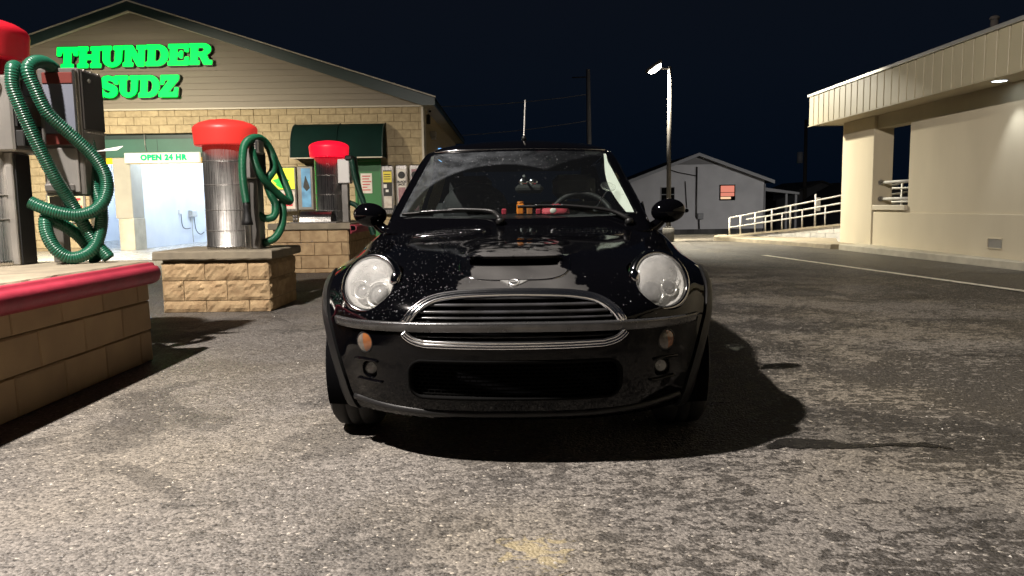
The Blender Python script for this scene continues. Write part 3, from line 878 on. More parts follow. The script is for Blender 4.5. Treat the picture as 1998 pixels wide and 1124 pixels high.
M['poster_green'] = pm('green_poster_print', (.01, .35, .04), rough=.4, emit=(.0, .5, .05), es=.5)
M['poster_blue'] = pm('blue_poster', (.10, .25, .40), (.03, .06, .10), 4, .3, emit=(.25, .50, .72), es=.32)
M['poster_pale'] = pm('pale_poster', (.6, .55, .5), (.45, .38, .33), 9, .5)
M['purple_poster'] = pm('purple_poster', (.20, .07, .10), (.35, .20, .2), 12, .4)
# yellow vending machine
t = thing('vending_machine', 'vending machine with a yellow and green lit front left of the awning', 'vending machine', (-5.5, BY - .2, 0))
mb = MB(); mb.box(-5.86, -5.22, BY - .40, BY - .015, .92, 2.0, .015); mb.obj('cabinet', M['steel'], t)
mb = MB(); mb.box(-5.82, -5.26, BY - .409, BY - .402, 1.46, 1.97); mb.obj('lit_front', M['poster_yellow'], t)
blob = [( -5.58 + .17 * math.cos(R(a)) * (1 + .25 * math.sin(R(5 * a))), 1.64 + .13 * math.sin(R(a)) * (1 + .25 * math.cos(R(4 * a)))) for a in range(0, 360, 15)]
mb = MB(); mb.prism(blob, BY - .414, BY - .410); mb.obj('front_print', M['poster_green'], t)
mb = MB(); mb.box(-5.82, -5.26, BY - .409, BY - .402, .98, 1.43); mb.obj('lower_front', M['poster_pale'], t)
mb = MB()
for k in range(4): mb.box(-5.78 + (k % 2) * .27, -5.60 + (k % 2) * .27, BY - .413, BY - .4095, 1.05 + (k // 2) * .18, 1.17 + (k // 2) * .18)
mb.obj('lower_print', M['red_print'], t)
# drink machine, seen against the wall
t = thing('vending_machine', 'narrow vending machine with a blue lit picture beside the yellow one', 'vending machine', (-5.0, BY - .2, 0))
mb = MB(); mb.box(-5.16, -4.78, BY - .52, BY - .015, .95, 2.0, .015); mb.obj('cabinet', M['steel_dark'], t)
mb = MB(); mb.box(-5.06, -4.84, BY - .529, BY - .522, 1.02, 1.95); mb.obj('lit_front', M['poster_blue'], t)
mb = MB(); mb.prism([(-5.02, 1.50), (-4.96, 1.78), (-4.90, 1.62), (-4.86, 1.48), (-4.94, 1.40)], BY - .534, BY - .530); mb.obj('front_print', M['black_print'], t)
# slim steel dispensers right of the door
def dispenser(x0, x1, z0, z1, label, kindk):
    t = thing('dispenser', label, 'dispenser', ((x0 + x1) / 2, BY - .1, z0), 'steel dispensers right of the green door')
    mb = MB(); mb.box(x0, x1, BY - .20, BY - .012, z0, z1, .03); mb.obj('case', M['steel'], t)
    a, b = x0 + .055, x1 - .05
    if kindk == 0:
        mb = MB(); mb.box(a, b, BY - .209, BY - .202, z0 + .12, z1 - .13); mb.obj('front_panel', M['black_print'], t)
        mb = MB(); mb.box(a + .002, b - .002, BY - .214, BY - .2095, z1 - .42, z1 - .16); mb.obj('label', M['yellow_label'], t)
        mb = MB()
        for k in range(3): mb.box(a + .02, b - .03, BY - .218, BY - .2145, z1 - .24 - k * .055, z1 - .222 - k * .055)
        mb.obj('label_print', M['black_print'], t)
        mb = MB(); mb.box(a + .01, a + .09, BY - .216, BY - .2095, z1 - .56, z1 - .47, .004); mb.box(a + .06, a + .13, BY - .216, BY - .2095, z1 - .66, z1 - .60, .004); mb.obj('coin_slot', M['white_plastic'], t)
        mb = MB(); mb.box(a + .01, b - .01, BY - .216, BY - .2095, z0 + .17, z0 + .46); mb.obj('picture', M['poster_pale'], t)
    else:
        mb = MB(); mb.box(a, b, BY - .209, BY - .202, z0 + .10, z1 - .12); mb.obj('front_panel', M['paper'] if kindk == 1 else M['purple_poster'], t)
        mb = MB(); mb.cyl(((a + b) / 2, BY - .2095, z1 - .26), ((a + b) / 2, BY - .214, z1 - .26), .088, seg=24); mb.obj('picture', M['black_print'], t)
        if kindk == 1:
            put_text('BLACK', .072, ((a + b) / 2, BY - .2145, z1 - .425), M['black_print'], t, extrude=.002, offset=.003)
            put_text('JACK', .072, ((a + b) / 2, BY - .2145, z1 - .490), M['black_print'], t, extrude=.002, offset=.003)
            mb = MB(); mb.box(a + .01, b - .01, BY - .214, BY - .2095, z0 + .13, z1 - .56); mb.obj('lower_picture', M['purple_poster'], t)
dispenser(-3.19, -2.87, .80, 2.02, 'steel dispenser with a yellow label beside the green door', 0)
dispenser(-2.83, -2.53, .80, 2.03, 'steel dispenser with a white BLACK JACK panel', 1)
dispenser(-2.49, -2.22, .80, 2.03, 'steel dispenser half hidden by the car, nearest the wall corner', 2)

# ================================================================== block plinths
def plinth(label, x0, x1, y0, y1, zt, zs, rows, kind_, mat_, faces, over=.06, phase=0.0):
    t = thing('block_plinth', label, 'plinth', ((x0 + x1) / 2, (y0 + y1) / 2, 0), 'block plinths of the vacuum stations')
    mb = MB(); mb.box(x0 + .012, x1 - .012, y0 + .012, y1 - .012, 0, zs - .001); mb.obj('core', M['mortar'], t)
    if 'front' in faces: block_face(t, (x0, y0, 0), 0, x1 - x0, rows, .42, kind_, mat_, 3, 20, phase=phase)
    if 'right' in faces: block_face(t, (x1, y0, 0), R(90), y1 - y0, rows, .42, kind_, mat_, 3, 30, phase=phase + .1)
    # rough-edged cap slab
    vs = []; fs = []
    nx = int((x1 - x0 + 2 * over) / .06); ny = int((y1 - y0 + 2 * over) / .06)
    X = np.linspace(x0 - over, x1 + over, nx); Y = np.linspace(y0 - over, y1 + over, ny)
    ring = [(x, Y[0]) for x in X] + [(X[-1], y) for y in Y[1:]] + [(x, Y[-1]) for x in X[-2::-1]] + [(X[0], y) for y in Y[-2:0:-1]]
    m_ = len(ring)
    cx, cy = (x0 + x1) / 2, (y0 + y1) / 2
    for lev, (z, ins) in enumerate(((zs, .008), (zs + .012, 0), (zt - .012, 0), (zt, .010))):
        for i, (x, y) in enumerate(ring):
            n1 = .006 * mnoise.noise((x * 14, y * 14, lev * 2.0)); 
            dx = np.sign(x - cx) * (ins + n1) if abs(abs(x - cx) - (x1 - x0) / 2 - over) < 1e-6 else 0
            dy = np.sign(y - cy) * (ins + n1) if abs(abs(y - cy) - (y1 - y0) / 2 - over) < 1e-6 else 0
            vs.append((x - dx, y - dy, z + .003 * mnoise.noise((x * 9, y * 9, lev))))
    for l in range(3):
        for i in range(m_): fs.append((l * m_ + i, l * m_ + (i + 1) % m_, (l + 1) * m_ + (i + 1) % m_, (l + 1) * m_ + i))
    fs.append(tuple(range(3 * m_, 4 * m_))); fs.append(tuple(range(m_))[::-1])
    mb = MB(); mb.add(vs, fs); mb.obj('cap_slab', M['concrete'], t)
    return t
P1 = plinth('smooth tan block plinth with a red vinyl rail, nearest on the left', -4.6, -2.42, 1.4, 5.08, .665, .555, [(0, .207), (.207, .403), (.403, .55)], 'smooth', M['block_smooth'], ('right',), over=.012, phase=.16)
P2 = plinth('rough split-face block plinth carrying the middle vacuum', -3.40, -2.36, 7.44, 8.36, .60, .515, [(0, .115), (.115, .312), (.312, .49)], 'split', M['block_split'], ('front', 'right'), over=.055)
P3 = plinth('tan block plinth with a short red rail, farthest from the camera', -3.66, -2.50, 11.8, 14.2, .765, .67, [(0, .07), (.07, .27), (.27, .47), (.47, .668)], 'smooth', M['block_split'], ('front', 'right'), over=.05, phase=.2)
# red rails: rounded vinyl profile swept along the plinth edge
def red_rail(parent, x, y0, y1, z, sc=1.0):
    pr = [(.0, -.062), (.05, -.072), (.092, -.052), (.112, -.015), (.105, .020), (.078, .042), (.050, .046), (.046, .058), (.030, .066), (.0, .066)]
    pr = [(a * .72 * sc, b * sc) for a, b in pr]
    ys = np.r_[np.linspace(y0, y1 - .06, 12), y1 - .03, y1 - .01, y1]
    mb = MB(); vs = []; fs = []
    m_ = len(pr)
    for i, y in enumerate(ys):
        k = 1.0
        if y > y1 - .05: k = math.sqrt(max(0.03, 1 - ((y - (y1 - .05)) / .052) ** 2))
        for a, b in pr: vs.append((x + a * k, y, z + b * (.5 + .5 * k)))
    for i in range(len(ys) - 1):
        for k in range(m_): fs.append((i * m_ + k, i * m_ + (k + 1) % m_, (i + 1) * m_ + (k + 1) % m_, (i + 1) * m_ + k))
    fs.append(tuple(range(m_))[::-1]); fs.append(tuple((len(ys) - 1) * m_ + k for k in range(m_)))
    mb.add(vs, fs, True); return mb.obj('red_rail', M['red_rail'], parent)
red_rail(P1, -2.412, 1.4, 5.14, .590)
# far rail: solid D shape, hollow painted as shade by a dark end plate
mb = MB()
outer = [(-2.448, .735), (-2.40, .735)] + arc(-2.40, .685, .05, .05, 80, -80, 8) + [(-2.40, .635), (-2.43, .635), (-2.43, .60), (-2.448, .60)]
inner = [(-2.436, .722), (-2.402, .722)] + arc(-2.402, .685, .037, .037, 80, -80, 8) + [(-2.402, .648), (-2.436, .648)]
po = [(a, b) for a, b in outer]
mb.prism(po[:], 11.73, 14.2); mb.obj('red_rail', M['red_rail'], P3)
mb = MB(); mb.prism(inner, 11.724, 11.729); mb.obj('rail_end_shade', M['dark_in'], P3)

# ================================================================== vacuum stations
M['hose_dark2'] = pm('ribbed_green_hose', (.012, .095, .055), (.008, .07, .04), 4, .30)
M['black_door'] = pm('smoked_steel_door', (.045, .042, .038), (.06, .055, .05), 4, .30, metal=.5)
M['lit_cream2'] = pm('cream_face', (.72, .66, .45), (.6, .52, .3), 3, .5)
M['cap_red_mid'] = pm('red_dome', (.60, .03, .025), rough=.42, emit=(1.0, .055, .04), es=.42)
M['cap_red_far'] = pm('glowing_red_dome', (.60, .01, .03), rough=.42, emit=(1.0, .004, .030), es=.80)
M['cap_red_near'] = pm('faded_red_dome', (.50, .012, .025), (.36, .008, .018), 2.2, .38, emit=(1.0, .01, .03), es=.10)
def corrugated(pts, r, pitch, name, m, parent, seg=12, step=None):
    P = smooth_path(pts, step or pitch / 4)
    n = len(P)
    ph = np.arange(n) % 4
    rr = r * np.where(ph == 0, 1.0, np.where(ph == 2, .86, .95))
    mb = MB(); mb.tube(P, rr, seg, True, True)
    return mb.obj(name, m, parent)
def vac_cap(parent, cx, cy, z, m, r=.312, h=.265):
    pr = [(0, .0), (r * .93, 0), (r * .95, .004), (r * .96, .016), (r * .99, h * .50), (r, h * .58), (r * .992, h * .66), (r * .95, h * .74), (r * .82, h * .84), (r * .6, h * .93), (r * .3, h * .985), (0, h)]
    mb = MB(); mb.lathe(pr, (cx, cy, z), 48); return mb.obj('dome_cap', m, parent)
def vac_body(parent, cx, cy, z0, z1, r, bands):
    mb = MB(); mb.lathe([(0, 0), (r + .006, 0), (r + .006, .03), (r, .034), (r, z1 - z0 - .01), (r - .02, z1 - z0), (0, z1 - z0)], (cx, cy, z0), 56)
    mb.obj('steel_drum', M['steel'], parent)
    for zb in bands:
        mb = MB(); mb.lathe([(r + .001, 0), (r + .0035, .002), (r + .0035, .007), (r + .001, .009)], (cx, cy, zb), 56); mb.obj('seam_band', M['steel_dark'], parent)

# ---- middle station (best seen)
v2 = thing('vacuum_station', 'steel vacuum drum with an orange-red dome and bright green coiled hose', 'vacuum station', (-2.86, 7.87, .6), 'car wash vacuum stations')
vac_body(v2, -2.862, 7.87, .602, 1.64, .232, (.78, .985, 1.235, 1.47))
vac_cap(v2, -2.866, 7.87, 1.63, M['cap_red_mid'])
mb = MB(); mb.box(-2.61, -2.50, 7.66, 7.84, .602, 1.29, .006); mb.obj('post', M['steel_dark'], v2)
mb = MB(); mb.box(-2.635, -2.58, 7.62, 7.659, .602, 1.27, .006); mb.obj('post_flange', M['steel'], v2)
mb = MB(); mb.box(-2.63, -2.487, 7.60, 7.90, 1.292, 1.585, .012); mb.obj('control_box', M['steel_mid'], v2)
mb = MB(); mb.box(-2.486, -2.474, 7.62, 7.88, 1.33, 1.56, .004); mb.obj('front_plate', M['black'], v2)
mb = MB(); mb.box(-2.54, -2.44, 7.56, 7.74, 1.53, 1.665, .012); mb.obj('hose_hook', M['steel_dark'], v2)
mb = MB(); mb.box(-2.5, -2.455, 7.553, 7.559, 1.56, 1.65); mb.obj('hook_plate', M['black'], v2)
mb = MB()
for k in range(3): mb.box(-2.487, -2.468, 7.549, 7.5525, 1.575 + k * .022, 1.588 + k * .022)
mb.obj('hook_print', M['paper'], v2)
corrugated([(-2.54, 7.433, 1.063), (-2.549, 7.421, 1.176), (-2.551, 7.401, 1.314), (-2.543, 7.399, 1.485), (-2.533, 7.451, 1.609), (-2.501, 7.574, 1.677), (-2.463, 7.731, 1.683), (-2.419, 7.841, 1.601), (-2.385, 7.917, 1.46), (-2.34, 7.992, 1.296), (-2.296, 8.026, 1.147), (-2.285, 7.996, 1.072), (-2.321, 7.896, 1.099), (-2.387, 7.766, 1.199), (-2.449, 7.635, 1.321), (-2.488, 7.56, 1.477), (-2.5, 7.585, 1.584), (-2.479, 7.721, 1.656), (-2.437, 7.843, 1.629), (-2.406, 7.874, 1.512), (-2.397, 7.854, 1.384), (-2.433, 7.748, 1.271), (-2.416, 7.792, 1.145), (-2.388, 7.853, 1.035), (-2.403, 7.835, 0.925), (-2.466, 7.767, 0.9), (-2.526, 7.695, 0.943)], .040, .012, 'hose', M['hose_green'], v2)
corrugated([(-2.348, 7.922, 1.081), (-2.341, 7.944, 0.96), (-2.36, 7.922, 0.812), (-2.407, 7.846, 0.703), (-2.495, 7.735, 0.65)], .040, .012, 'hose', M['hose_green'], v2)
mb = MB(); mb.lathe([(0, 0), (.036, 0), (.038, -.05), (.030, -.09), (.05, -.19), (.058, -.23), (0, -.23)], (-2.540, 7.433, 1.075), 4); mb.obj('nozzle', M['rubber'], v2)

# ---- nearest station, half out of the frame
v1 = thing('vacuum_station', 'nearest vacuum with a faded red dome and ribbed dark green hose', 'vacuum station', (-3.4, 4.9, .665), 'car wash vacuum stations')
vac_body(v1, -3.36, 4.92, .667, 1.95, .232, (.95, 1.10, 1.62))
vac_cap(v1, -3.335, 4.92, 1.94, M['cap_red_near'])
for z in (.93, 1.06):
    mb = MB(); mb.box(-3.30, -3.21, 4.70, 4.735, z, z + .02, .005); mb.obj('latch', M['steel'], v1)
mb = MB(); mb.box(-3.22, -3.10, 4.84, 5.02, .667, 1.37, .006); mb.obj('post', M['steel_mid'], v1)
mb = MB(); mb.box(-3.099, -3.09, 4.86, 5.01, .667, 1.36, .003); mb.obj('post_cover', M['black'], v1)
mb = MB(); mb.box(-3.36, -3.035, 4.78, 5.16, 1.372, 1.83, .012); mb.obj('control_box', M['steel_mid'], v1)
mb = MB(); mb.box(-3.034, -3.020, 4.80, 5.14, 1.52, 1.81, .004); mb.obj('front_plate', M['black'], v1)
mb = MB(); mb.box(-3.0195, -3.010, 4.86, 5.08, 1.54, 1.72, .003); mb.obj('coin_panel', M['steel_dark'], v1)
mb = MB(); mb.box(-3.06, -2.985, 4.80, 5.14, 1.40, 1.50, .006); mb.obj('coin_return', M['black'], v1)
mb = MB(); mb.prism([(-3.08, 1.74), (-2.99, 1.71), (-2.985, 1.80), (-3.02, 1.87), (-3.08, 1.88)], 4.83, 5.12); mb.obj('hose_hook', M['black'], v1)
for k in range(3):
    mb = MB(); mb.add([(-3.055 + .0, 4.826, 1.765 + k * .030), (-3.005, 4.826, 1.755 + k * .030), (-3.005, 4.826, 1.772 + k * .030), (-3.055, 4.826, 1.782 + k * .030), (-3.055, 4.83, 1.765 + k * .030), (-3.005, 4.83, 1.755 + k * .030), (-3.005, 4.83, 1.772 + k * .030), (-3.055, 4.83, 1.782 + k * .030)], [(0, 1, 2, 3), (4, 7, 6, 5), (0, 4, 5, 1), (3, 2, 6, 7), (0, 3, 7, 4), (1, 5, 6, 2)]); mb.obj('stripe', M['yellow_label'], v1)
mb = MB(); mb.cyl((-3.16, 4.775, 1.80), (-3.13, 4.72, 1.80), .05, seg=16); mb.obj('hose_collar', M['white_plastic'], v1)
corrugated([(-2.995, 4.831, 1.059), (-2.925, 4.841, 1.023), (-2.832, 4.872, 0.987), (-2.741, 4.912, 0.975), (-2.659, 4.964, 1.012), (-2.61, 5.001, 1.104), (-2.614, 5.014, 1.228), (-2.666, 4.979, 1.35), (-2.755, 4.895, 1.48), (-2.834, 4.815, 1.598), (-2.875, 4.768, 1.744), (-2.896, 4.749, 1.841), (-2.892, 4.778, 1.889), (-2.886, 4.856, 1.917), (-2.888, 4.958, 1.913), (-2.876, 5.035, 1.859), (-2.823, 5.072, 1.712), (-2.781, 5.102, 1.561), (-2.746, 5.103, 1.39), (-2.727, 5.081, 1.201), (-2.677, 5.052, 1.011), (-2.67, 5.009, 0.871), (-2.699, 4.946, 0.749), (-2.79, 4.882, 0.704), (-2.866, 4.848, 0.757), (-2.921, 4.851, 0.864), (-2.934, 4.879, 0.962), (-2.917, 4.932, 0.938), (-2.857, 4.982, 0.89), (-2.797, 5.019, 0.817), (-2.738, 5.029, 0.721), (-2.718, 5.016, 0.682)], .042, .0145, 'hose', M['hose_dark2'], v1)
corrugated([(-2.99, 4.844, 1.829), (-2.996, 4.811, 1.86), (-2.983, 4.762, 1.87), (-2.969, 4.715, 1.843), (-2.969, 4.707, 1.736), (-2.939, 4.734, 1.597), (-2.897, 4.784, 1.413), (-2.848, 4.852, 1.217), (-2.799, 4.929, 1.052), (-2.75, 4.962, 0.92), (-2.694, 4.986, 0.794), (-2.616, 4.994, 0.694)], .042, .0145, 'hose', M['hose_dark2'], v1)

# ---- farthest station
v3 = thing('vacuum_station', 'farthest vacuum drum with a glowing crimson dome before the awning', 'vacuum station', (-2.87, 12.3, .765), 'car wash vacuum stations')
vac_body(v3, -2.862, 12.32, .767, 1.80, .235, (.95, 1.20, 1.50))
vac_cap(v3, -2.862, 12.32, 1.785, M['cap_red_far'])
mb = MB(); mb.box(-2.64, -2.545, 12.10, 12.26, .767, 1.37, .006); mb.obj('post', M['steel_mid'], v3)
mb = MB(); mb.box(-2.68, -2.50, 12.05, 12.30, 1.372, 1.745, .012); mb.obj('control_box', M['white_plastic'], v3)
mb = MB(); mb.box(-2.56, -2.44, 12.02, 12.36, 1.72, 1.80, .02); mb.obj('hose_hook', M['black'], v3)
corrugated([(-2.497, 12.25, 1.753), (-2.495, 12.15, 1.775), (-2.45, 12.05, 1.684), (-2.41, 12.05, 1.432), (-2.321, 12.05, 1.15), (-2.256, 12.05, 0.951), (-2.203, 12.1, 0.694), (-2.173, 12.15, 0.577)], .044, .016, 'hose', M['hose_dark'], v3, 10)
corrugated([(-2.574, 12.3, 1.083), (-2.44, 12.2, 1.024), (-2.357, 12.2, 0.923), (-2.247, 12.2, 0.778), (-2.196, 12.2, 0.576)], .040, .016, 'hose', M['hose_dark'], v3, 10)
corrugated([(-2.473, 12.35, 1.787), (-2.442, 12.3, 1.555), (-2.394, 12.3, 1.268), (-2.342, 12.3, 1.095)], .044, .016, 'hose', M['hose_dark'], v3, 10)

# ---- half-round steel mat clamp on the far plinth
t = thing('mat_clamp', 'half-round steel mat clamp lying on the far plinth beside its vacuum', 'mat clamp', (-3.0, 11.95, .765))
mb = MB(); pr = [(11.80, .785)] + [(11.98 - .17 * math.cos(R(a)), .785 + .165 * math.sin(R(a))) for a in range(15, 181, 11)]
pin = [(y + (.008 if y < 11.98 else -.008), z - .008) for y, z in pr]
mb.prism(pr + pin[::-1], -3.24, -2.76, 'x'); mb.obj('half_round', M['steel'], t)
mb = MB(); mb.box(-3.40, -2.68, 11.79, 12.16, .767, .783, .004); mb.obj('base_plate', M['steel_mid'], t)
for x in (-3.33, -3.29):
    mb = MB(); mb.cyl((x, 11.85, .784), (x, 11.85, .86), .018); mb.ellipsoid((x, 11.85, .875), (.028, .028, .022), 12, 8); mb.obj('knob', M['steel_dark'], t)

# ---- stainless vending box behind the near vacuum
M['maroon'] = pm('maroon_frame', (.12, .025, .02), rough=.4)
M['pane_grey'] = pm('grey_blue_window', (.16, .17, .21), (.13, .14, .17), 2, .12)
t = thing('vending_box', 'stainless vending box with maroon window frame behind the nearest vacuum', 'vending box', (-2.9, 5.1, .665))
mb = MB(); mb.box(-3.03, -2.77, 4.97, 5.25, 1.10, 1.90, .008); mb.obj('cabinet', M['steel_dark'], t)
mb = MB(); mb.box(-2.992, -2.80, 4.952, 4.969, 1.80, 1.87, .004); mb.obj('frame_top', M['maroon'], t)
mb = MB(); mb.box(-2.992, -2.80, 4.952, 4.969, 1.42, 1.49, .004); mb.obj('frame_bottom', M['maroon'], t)
mb = MB(); mb.box(-2.992, -2.80, 4.958, 4.969, 1.491, 1.799); mb.obj('window', M['pane_grey'], t)
mb = MB(); mb.box(-2.799, -2.778, 4.950, 4.969, 1.42, 1.885, .003); mb.obj('frame_side', M['steel'], t)
mb = MB(); mb.box(-2.769, -2.757, 4.99, 5.235, 1.52, 1.88, .003); mb.obj('front_door', M['black_door'], t)
for y in (5.02, 5.10, 5.19):
    mb = MB(); mb.cyl((-2.768, y, 1.89), (-2.752, y, 1.888), .008, seg=8); mb.obj('screw', M['steel'], t)
mb = MB(); mb.cyl((-2.757, 5.06, 1.83), (-2.745, 5.06, 1.83), .014, seg=12); mb.obj('lock', M['steel'], t)
mb = MB(); mb.box(-2.769, -2.755, 4.985, 5.24, 1.50, 1.512, .002); mb.obj('door_lip', M['steel'], t)
mb = MB(); mb.add([(-2.76, 5.06, 1.385), (-2.62, 5.10, 1.395), (-2.58, 5.10, 1.42), (-2.68, 5.14, 1.41), (-2.76, 5.14, 1.40), (-2.76, 5.06, 1.381), (-2.62, 5.10, 1.391), (-2.58, 5.10, 1.416), (-2.68, 5.14, 1.406), (-2.76, 5.14, 1.396)], [(0, 1, 2, 3, 4), (9, 8, 7, 6, 5), (0, 5, 6, 1), (1, 6, 7, 2), (2, 7, 8, 3), (3, 8, 9, 4)]); mb.obj('bracket', M['white_plastic'], t)
mb = MB(); mb.box(-3.02, -2.80, 4.955, 4.969, 1.12, 1.40, .004); mb.obj('lower_panel', M['steel_mid'], t)
mb = MB(); mb.box(-3.02, -2.83, 4.945, 4.954, 1.13, 1.17, .003); mb.obj('tray', M['steel_dark'], t)
mb = MB(); mb.box(-3.06, -2.985, 5.05, 5.13, .667, 1.099, .004); mb.obj('post', M['steel_dark'], t)
t.location.x += .05
# poster cabinets on the wash wall seen under the vending box
t = thing('notice_board', 'cream notice board with small prints on the block wall left of the bays', 'notice board', (-11.0, BY, 1.0))
mb = MB(); mb.box(-11.55, -10.58, BY - .06, BY - .014, .70, 1.42, .012); mb.obj('frame', M['steel_mid'], t)
mb = MB(); mb.box(-11.5, -10.63, BY - .067, BY - .061, .74, 1.38); mb.obj('board_face', M['lit_cream2'], t)
mb = MB()
for k, (a, c) in enumerate(((-11.4, 1.22), (-11.1, 1.20), (-10.8, 1.26), (-10.8, 1.08), (-11.3, .95))): mb.box(a, a + .12 + .03 * (k % 2), BY - .071, BY - .0675, c, c + .06)
mb.obj('board_print', M['red_print'], t)
mb = MB(); mb.box(-11.35, -10.95, BY - .071, BY - .0675, 1.06, 1.10); mb.box(-11.35, -11.0, BY - .071, BY - .0675, .86, .89); mb.obj('board_lines', M['black_print'], t)

# ================================================================== building on the right
WX = 7.2
rb = thing('stucco_building', 'tan stucco building with ribbed metal fascia on the right', 'building', (9.5, 10, 0))
mb = MB(); mb.box(WX, 16, -6, 14.02, .0, 2.70); mb.obj('wall', M['stucco'], rb)
mb = MB(); mb.box(WX - .035, WX - .001, -6, 15.28, .0, .765, .006); mb.obj('base_course', M['stucco'], rb)
mb = MB(); mb.box(WX + .0, WX + .30, 14.021, 15.28, .0, .80); mb.obj('low_wall', M['stucco'], rb)
mb = MB(); mb.box(WX - .06, WX + .36, 14.021, 15.28, .801, .90, .01); mb.obj('wall_cap', M['trim_pale'], rb)
mb = MB(); mb.box(WX - .06, WX + .33, 15.29, 16.72, .0, 2.64, .006); mb.obj('pillar', M['stucco'], rb)
mb = MB(); mb.box(WX, WX + .30, 14.021, 15.289, 2.39, 2.64); mb.obj('beam', M['stucco'], rb)
FX, FY1, FZ0, FZ1 = 6.56, 17.15, 2.63, 3.245
mb = MB(); mb.box(FX + .03, 16, -6, FY1 - .03, 2.645, 2.70); mb.obj('soffit', M['stucco'], rb)
mb = MB(); mb.box(FX + .06, 16, -6, FY1 - .06, 2.71, 3.22); mb.obj('roof', M['roof'], rb)
# fascia panels with a standing rib each
pw = .262
pmb = MB(); pmb.box(.0, .045, .016, pw - .018, 0, FZ1 - FZ0, .004); pmb.box(.050, .058, -.017, .0155, 0, FZ1 - FZ0 - .002)
pme = pmb.mesh('fascia_panel', M['panel_tan'])
n_p = int((FY1 + 4) / pw)
for i in range(n_p):
    o = link(bpy.data.objects.new('fascia_panel', pme))
    o.location = (FX, FY1 - (i + 1) * pw, FZ0)
    o.parent = rb; o.matrix_parent_inverse = Matrix.Translation(-LOC[rb.name])
# end return of the fascia
eme_b = MB(); eme_b.box(0, pw - .012, -.020, 0, 0, FZ1 - FZ0, .003); eme = eme_b.mesh('fascia_panel', M['panel_tan'])
for i in range(30):
    o = link(bpy.data.objects.new('fascia_panel', eme))
    o.location = (FX + .022 + i * pw, FY1, FZ0); o.parent = rb; o.matrix_parent_inverse = Matrix.Translation(-LOC[rb.name])
mb = MB(); mb.box(FX - .035, FX + .05, -6, FY1 + .03, FZ1 + .002, FZ1 + .06, .006); mb.obj('cap_flashing', M['cap_metal'], rb)
mb = MB(); mb.box(FX - .012, FX + .02, -6, FY1 + .01, FZ0 - .022, FZ0 - .002, .003); mb.obj('drip_edge', M['panel_tan'], rb)
# crawl-space vent
mb = MB(); mb.prism([(11.22, .255), (11.56, .255), (11.56, .415), (11.22, .415), (11.22, .40), (11.54, .40), (11.54, .27), (11.22, .27)], WX - .055, WX - .036, 'x'); mb.obj('vent_frame', M['stucco'], rb)
mb = MB(); mb.box(WX - .043, WX - .0365, 11.225, 11.535, .272, .398); mb.obj('vent_backing', M['steel_mid'], rb)
# rails in the opening
t = thing('handrail', 'two pale pipe rails bridging the gap beside the pillar', 'handrail', (WX + .12, 14.7, .9))
for z in (1.02, 1.34):
    mb = MB(); mb.cyl((WX + .10, 15.288, z), (WX + .10, 14.022, z), .028, seg=12); mb.obj('rail', M['galv'], t)
    mb = MB(); mb.cyl((WX + .10, 15.288, z), (WX + .10, 15.24, z), .05, seg=14); mb.obj('flange', M['steel_dark'], t)
t = thing('handrail', 'bent pipe rail end seen through the gap behind the pillar', 'handrail', (8.6, 17, .5))
for z in (1.25, .95):
    mb = MB(); mb.tube(smooth_path([(8.2, 17.6, z), (8.55, 17.0, z), (8.75, 16.75, z - .01), (8.82, 16.7, z - .12), (8.82, 16.7, z - .5)], .04), .025, 8); mb.obj('rail', M['galv'], t)
# soffit downlight
M['down'] = pm('downlight_lens', (.9, .9, .9), rough=.3, emit=(.86, .95, 1.0), es=9.0)
def downlight(y, lit_label):
    t = thing('downlight', lit_label, 'downlight', (6.92, y, 2.64), 'downlights in the soffit')
    mb = MB(); mb.lathe([(.115, .0), (.125, -.006), (.10, -.010), (.095, -.004)], (6.90, y, 2.644), 28); mb.obj('ring', M['steel_mid'], t)
    mb = MB(); mb.lathe([(.096, .0), (.09, -.004), (0, -.006)], (6.90, y, 2.641), 28); mb.obj('lens', M['down'], t)
    sp = bpy.data.lights.new('downlight_lamp', 'SPOT'); sp.energy = 42; sp.spot_size = R(62); sp.spot_blend = .8; sp.color = (.90, .95, 1.0); sp.shadow_soft_size = .05
    so = link(bpy.data.objects.new('downlight_lamp', sp)); so.location = (6.90, y, 2.62)
    so.rotation_euler = (0, R(-12), 0)
    attach(so, t)
downlight(11.06, 'lit downlight in the soffit above the stucco wall')
# roof fixtures
t = thing('roof_vent', 'dim flared vent stack on the flat roof at the picture edge', 'roof vent', (7.9, 11.4, 3.2))
mb = MB(); mb.cyl((7.75, 11.6, 3.22), (7.75, 11.6, 3.9), .05); mb.obj('stack', M['dark_wood'], t)
mb = MB(); mb.cyl((7.75, 11.6, 3.7), (7.75, 11.6, 4.3), .06, .32, 16); mb.obj('hood', M['dark_wood'], t)
t = thing('roof_vent', 'small dim vent pipe left of the flared stack', 'roof vent', (7.15, 11.6, 3.2))
mb = MB(); mb.cyl((7.12, 11.6, 3.22), (7.12, 11.6, 3.60), .05); mb.ellipsoid((7.12, 11.6, 3.62), (.07, .07, .04), 12, 8); mb.obj('pipe', M['dark_wood'], t)

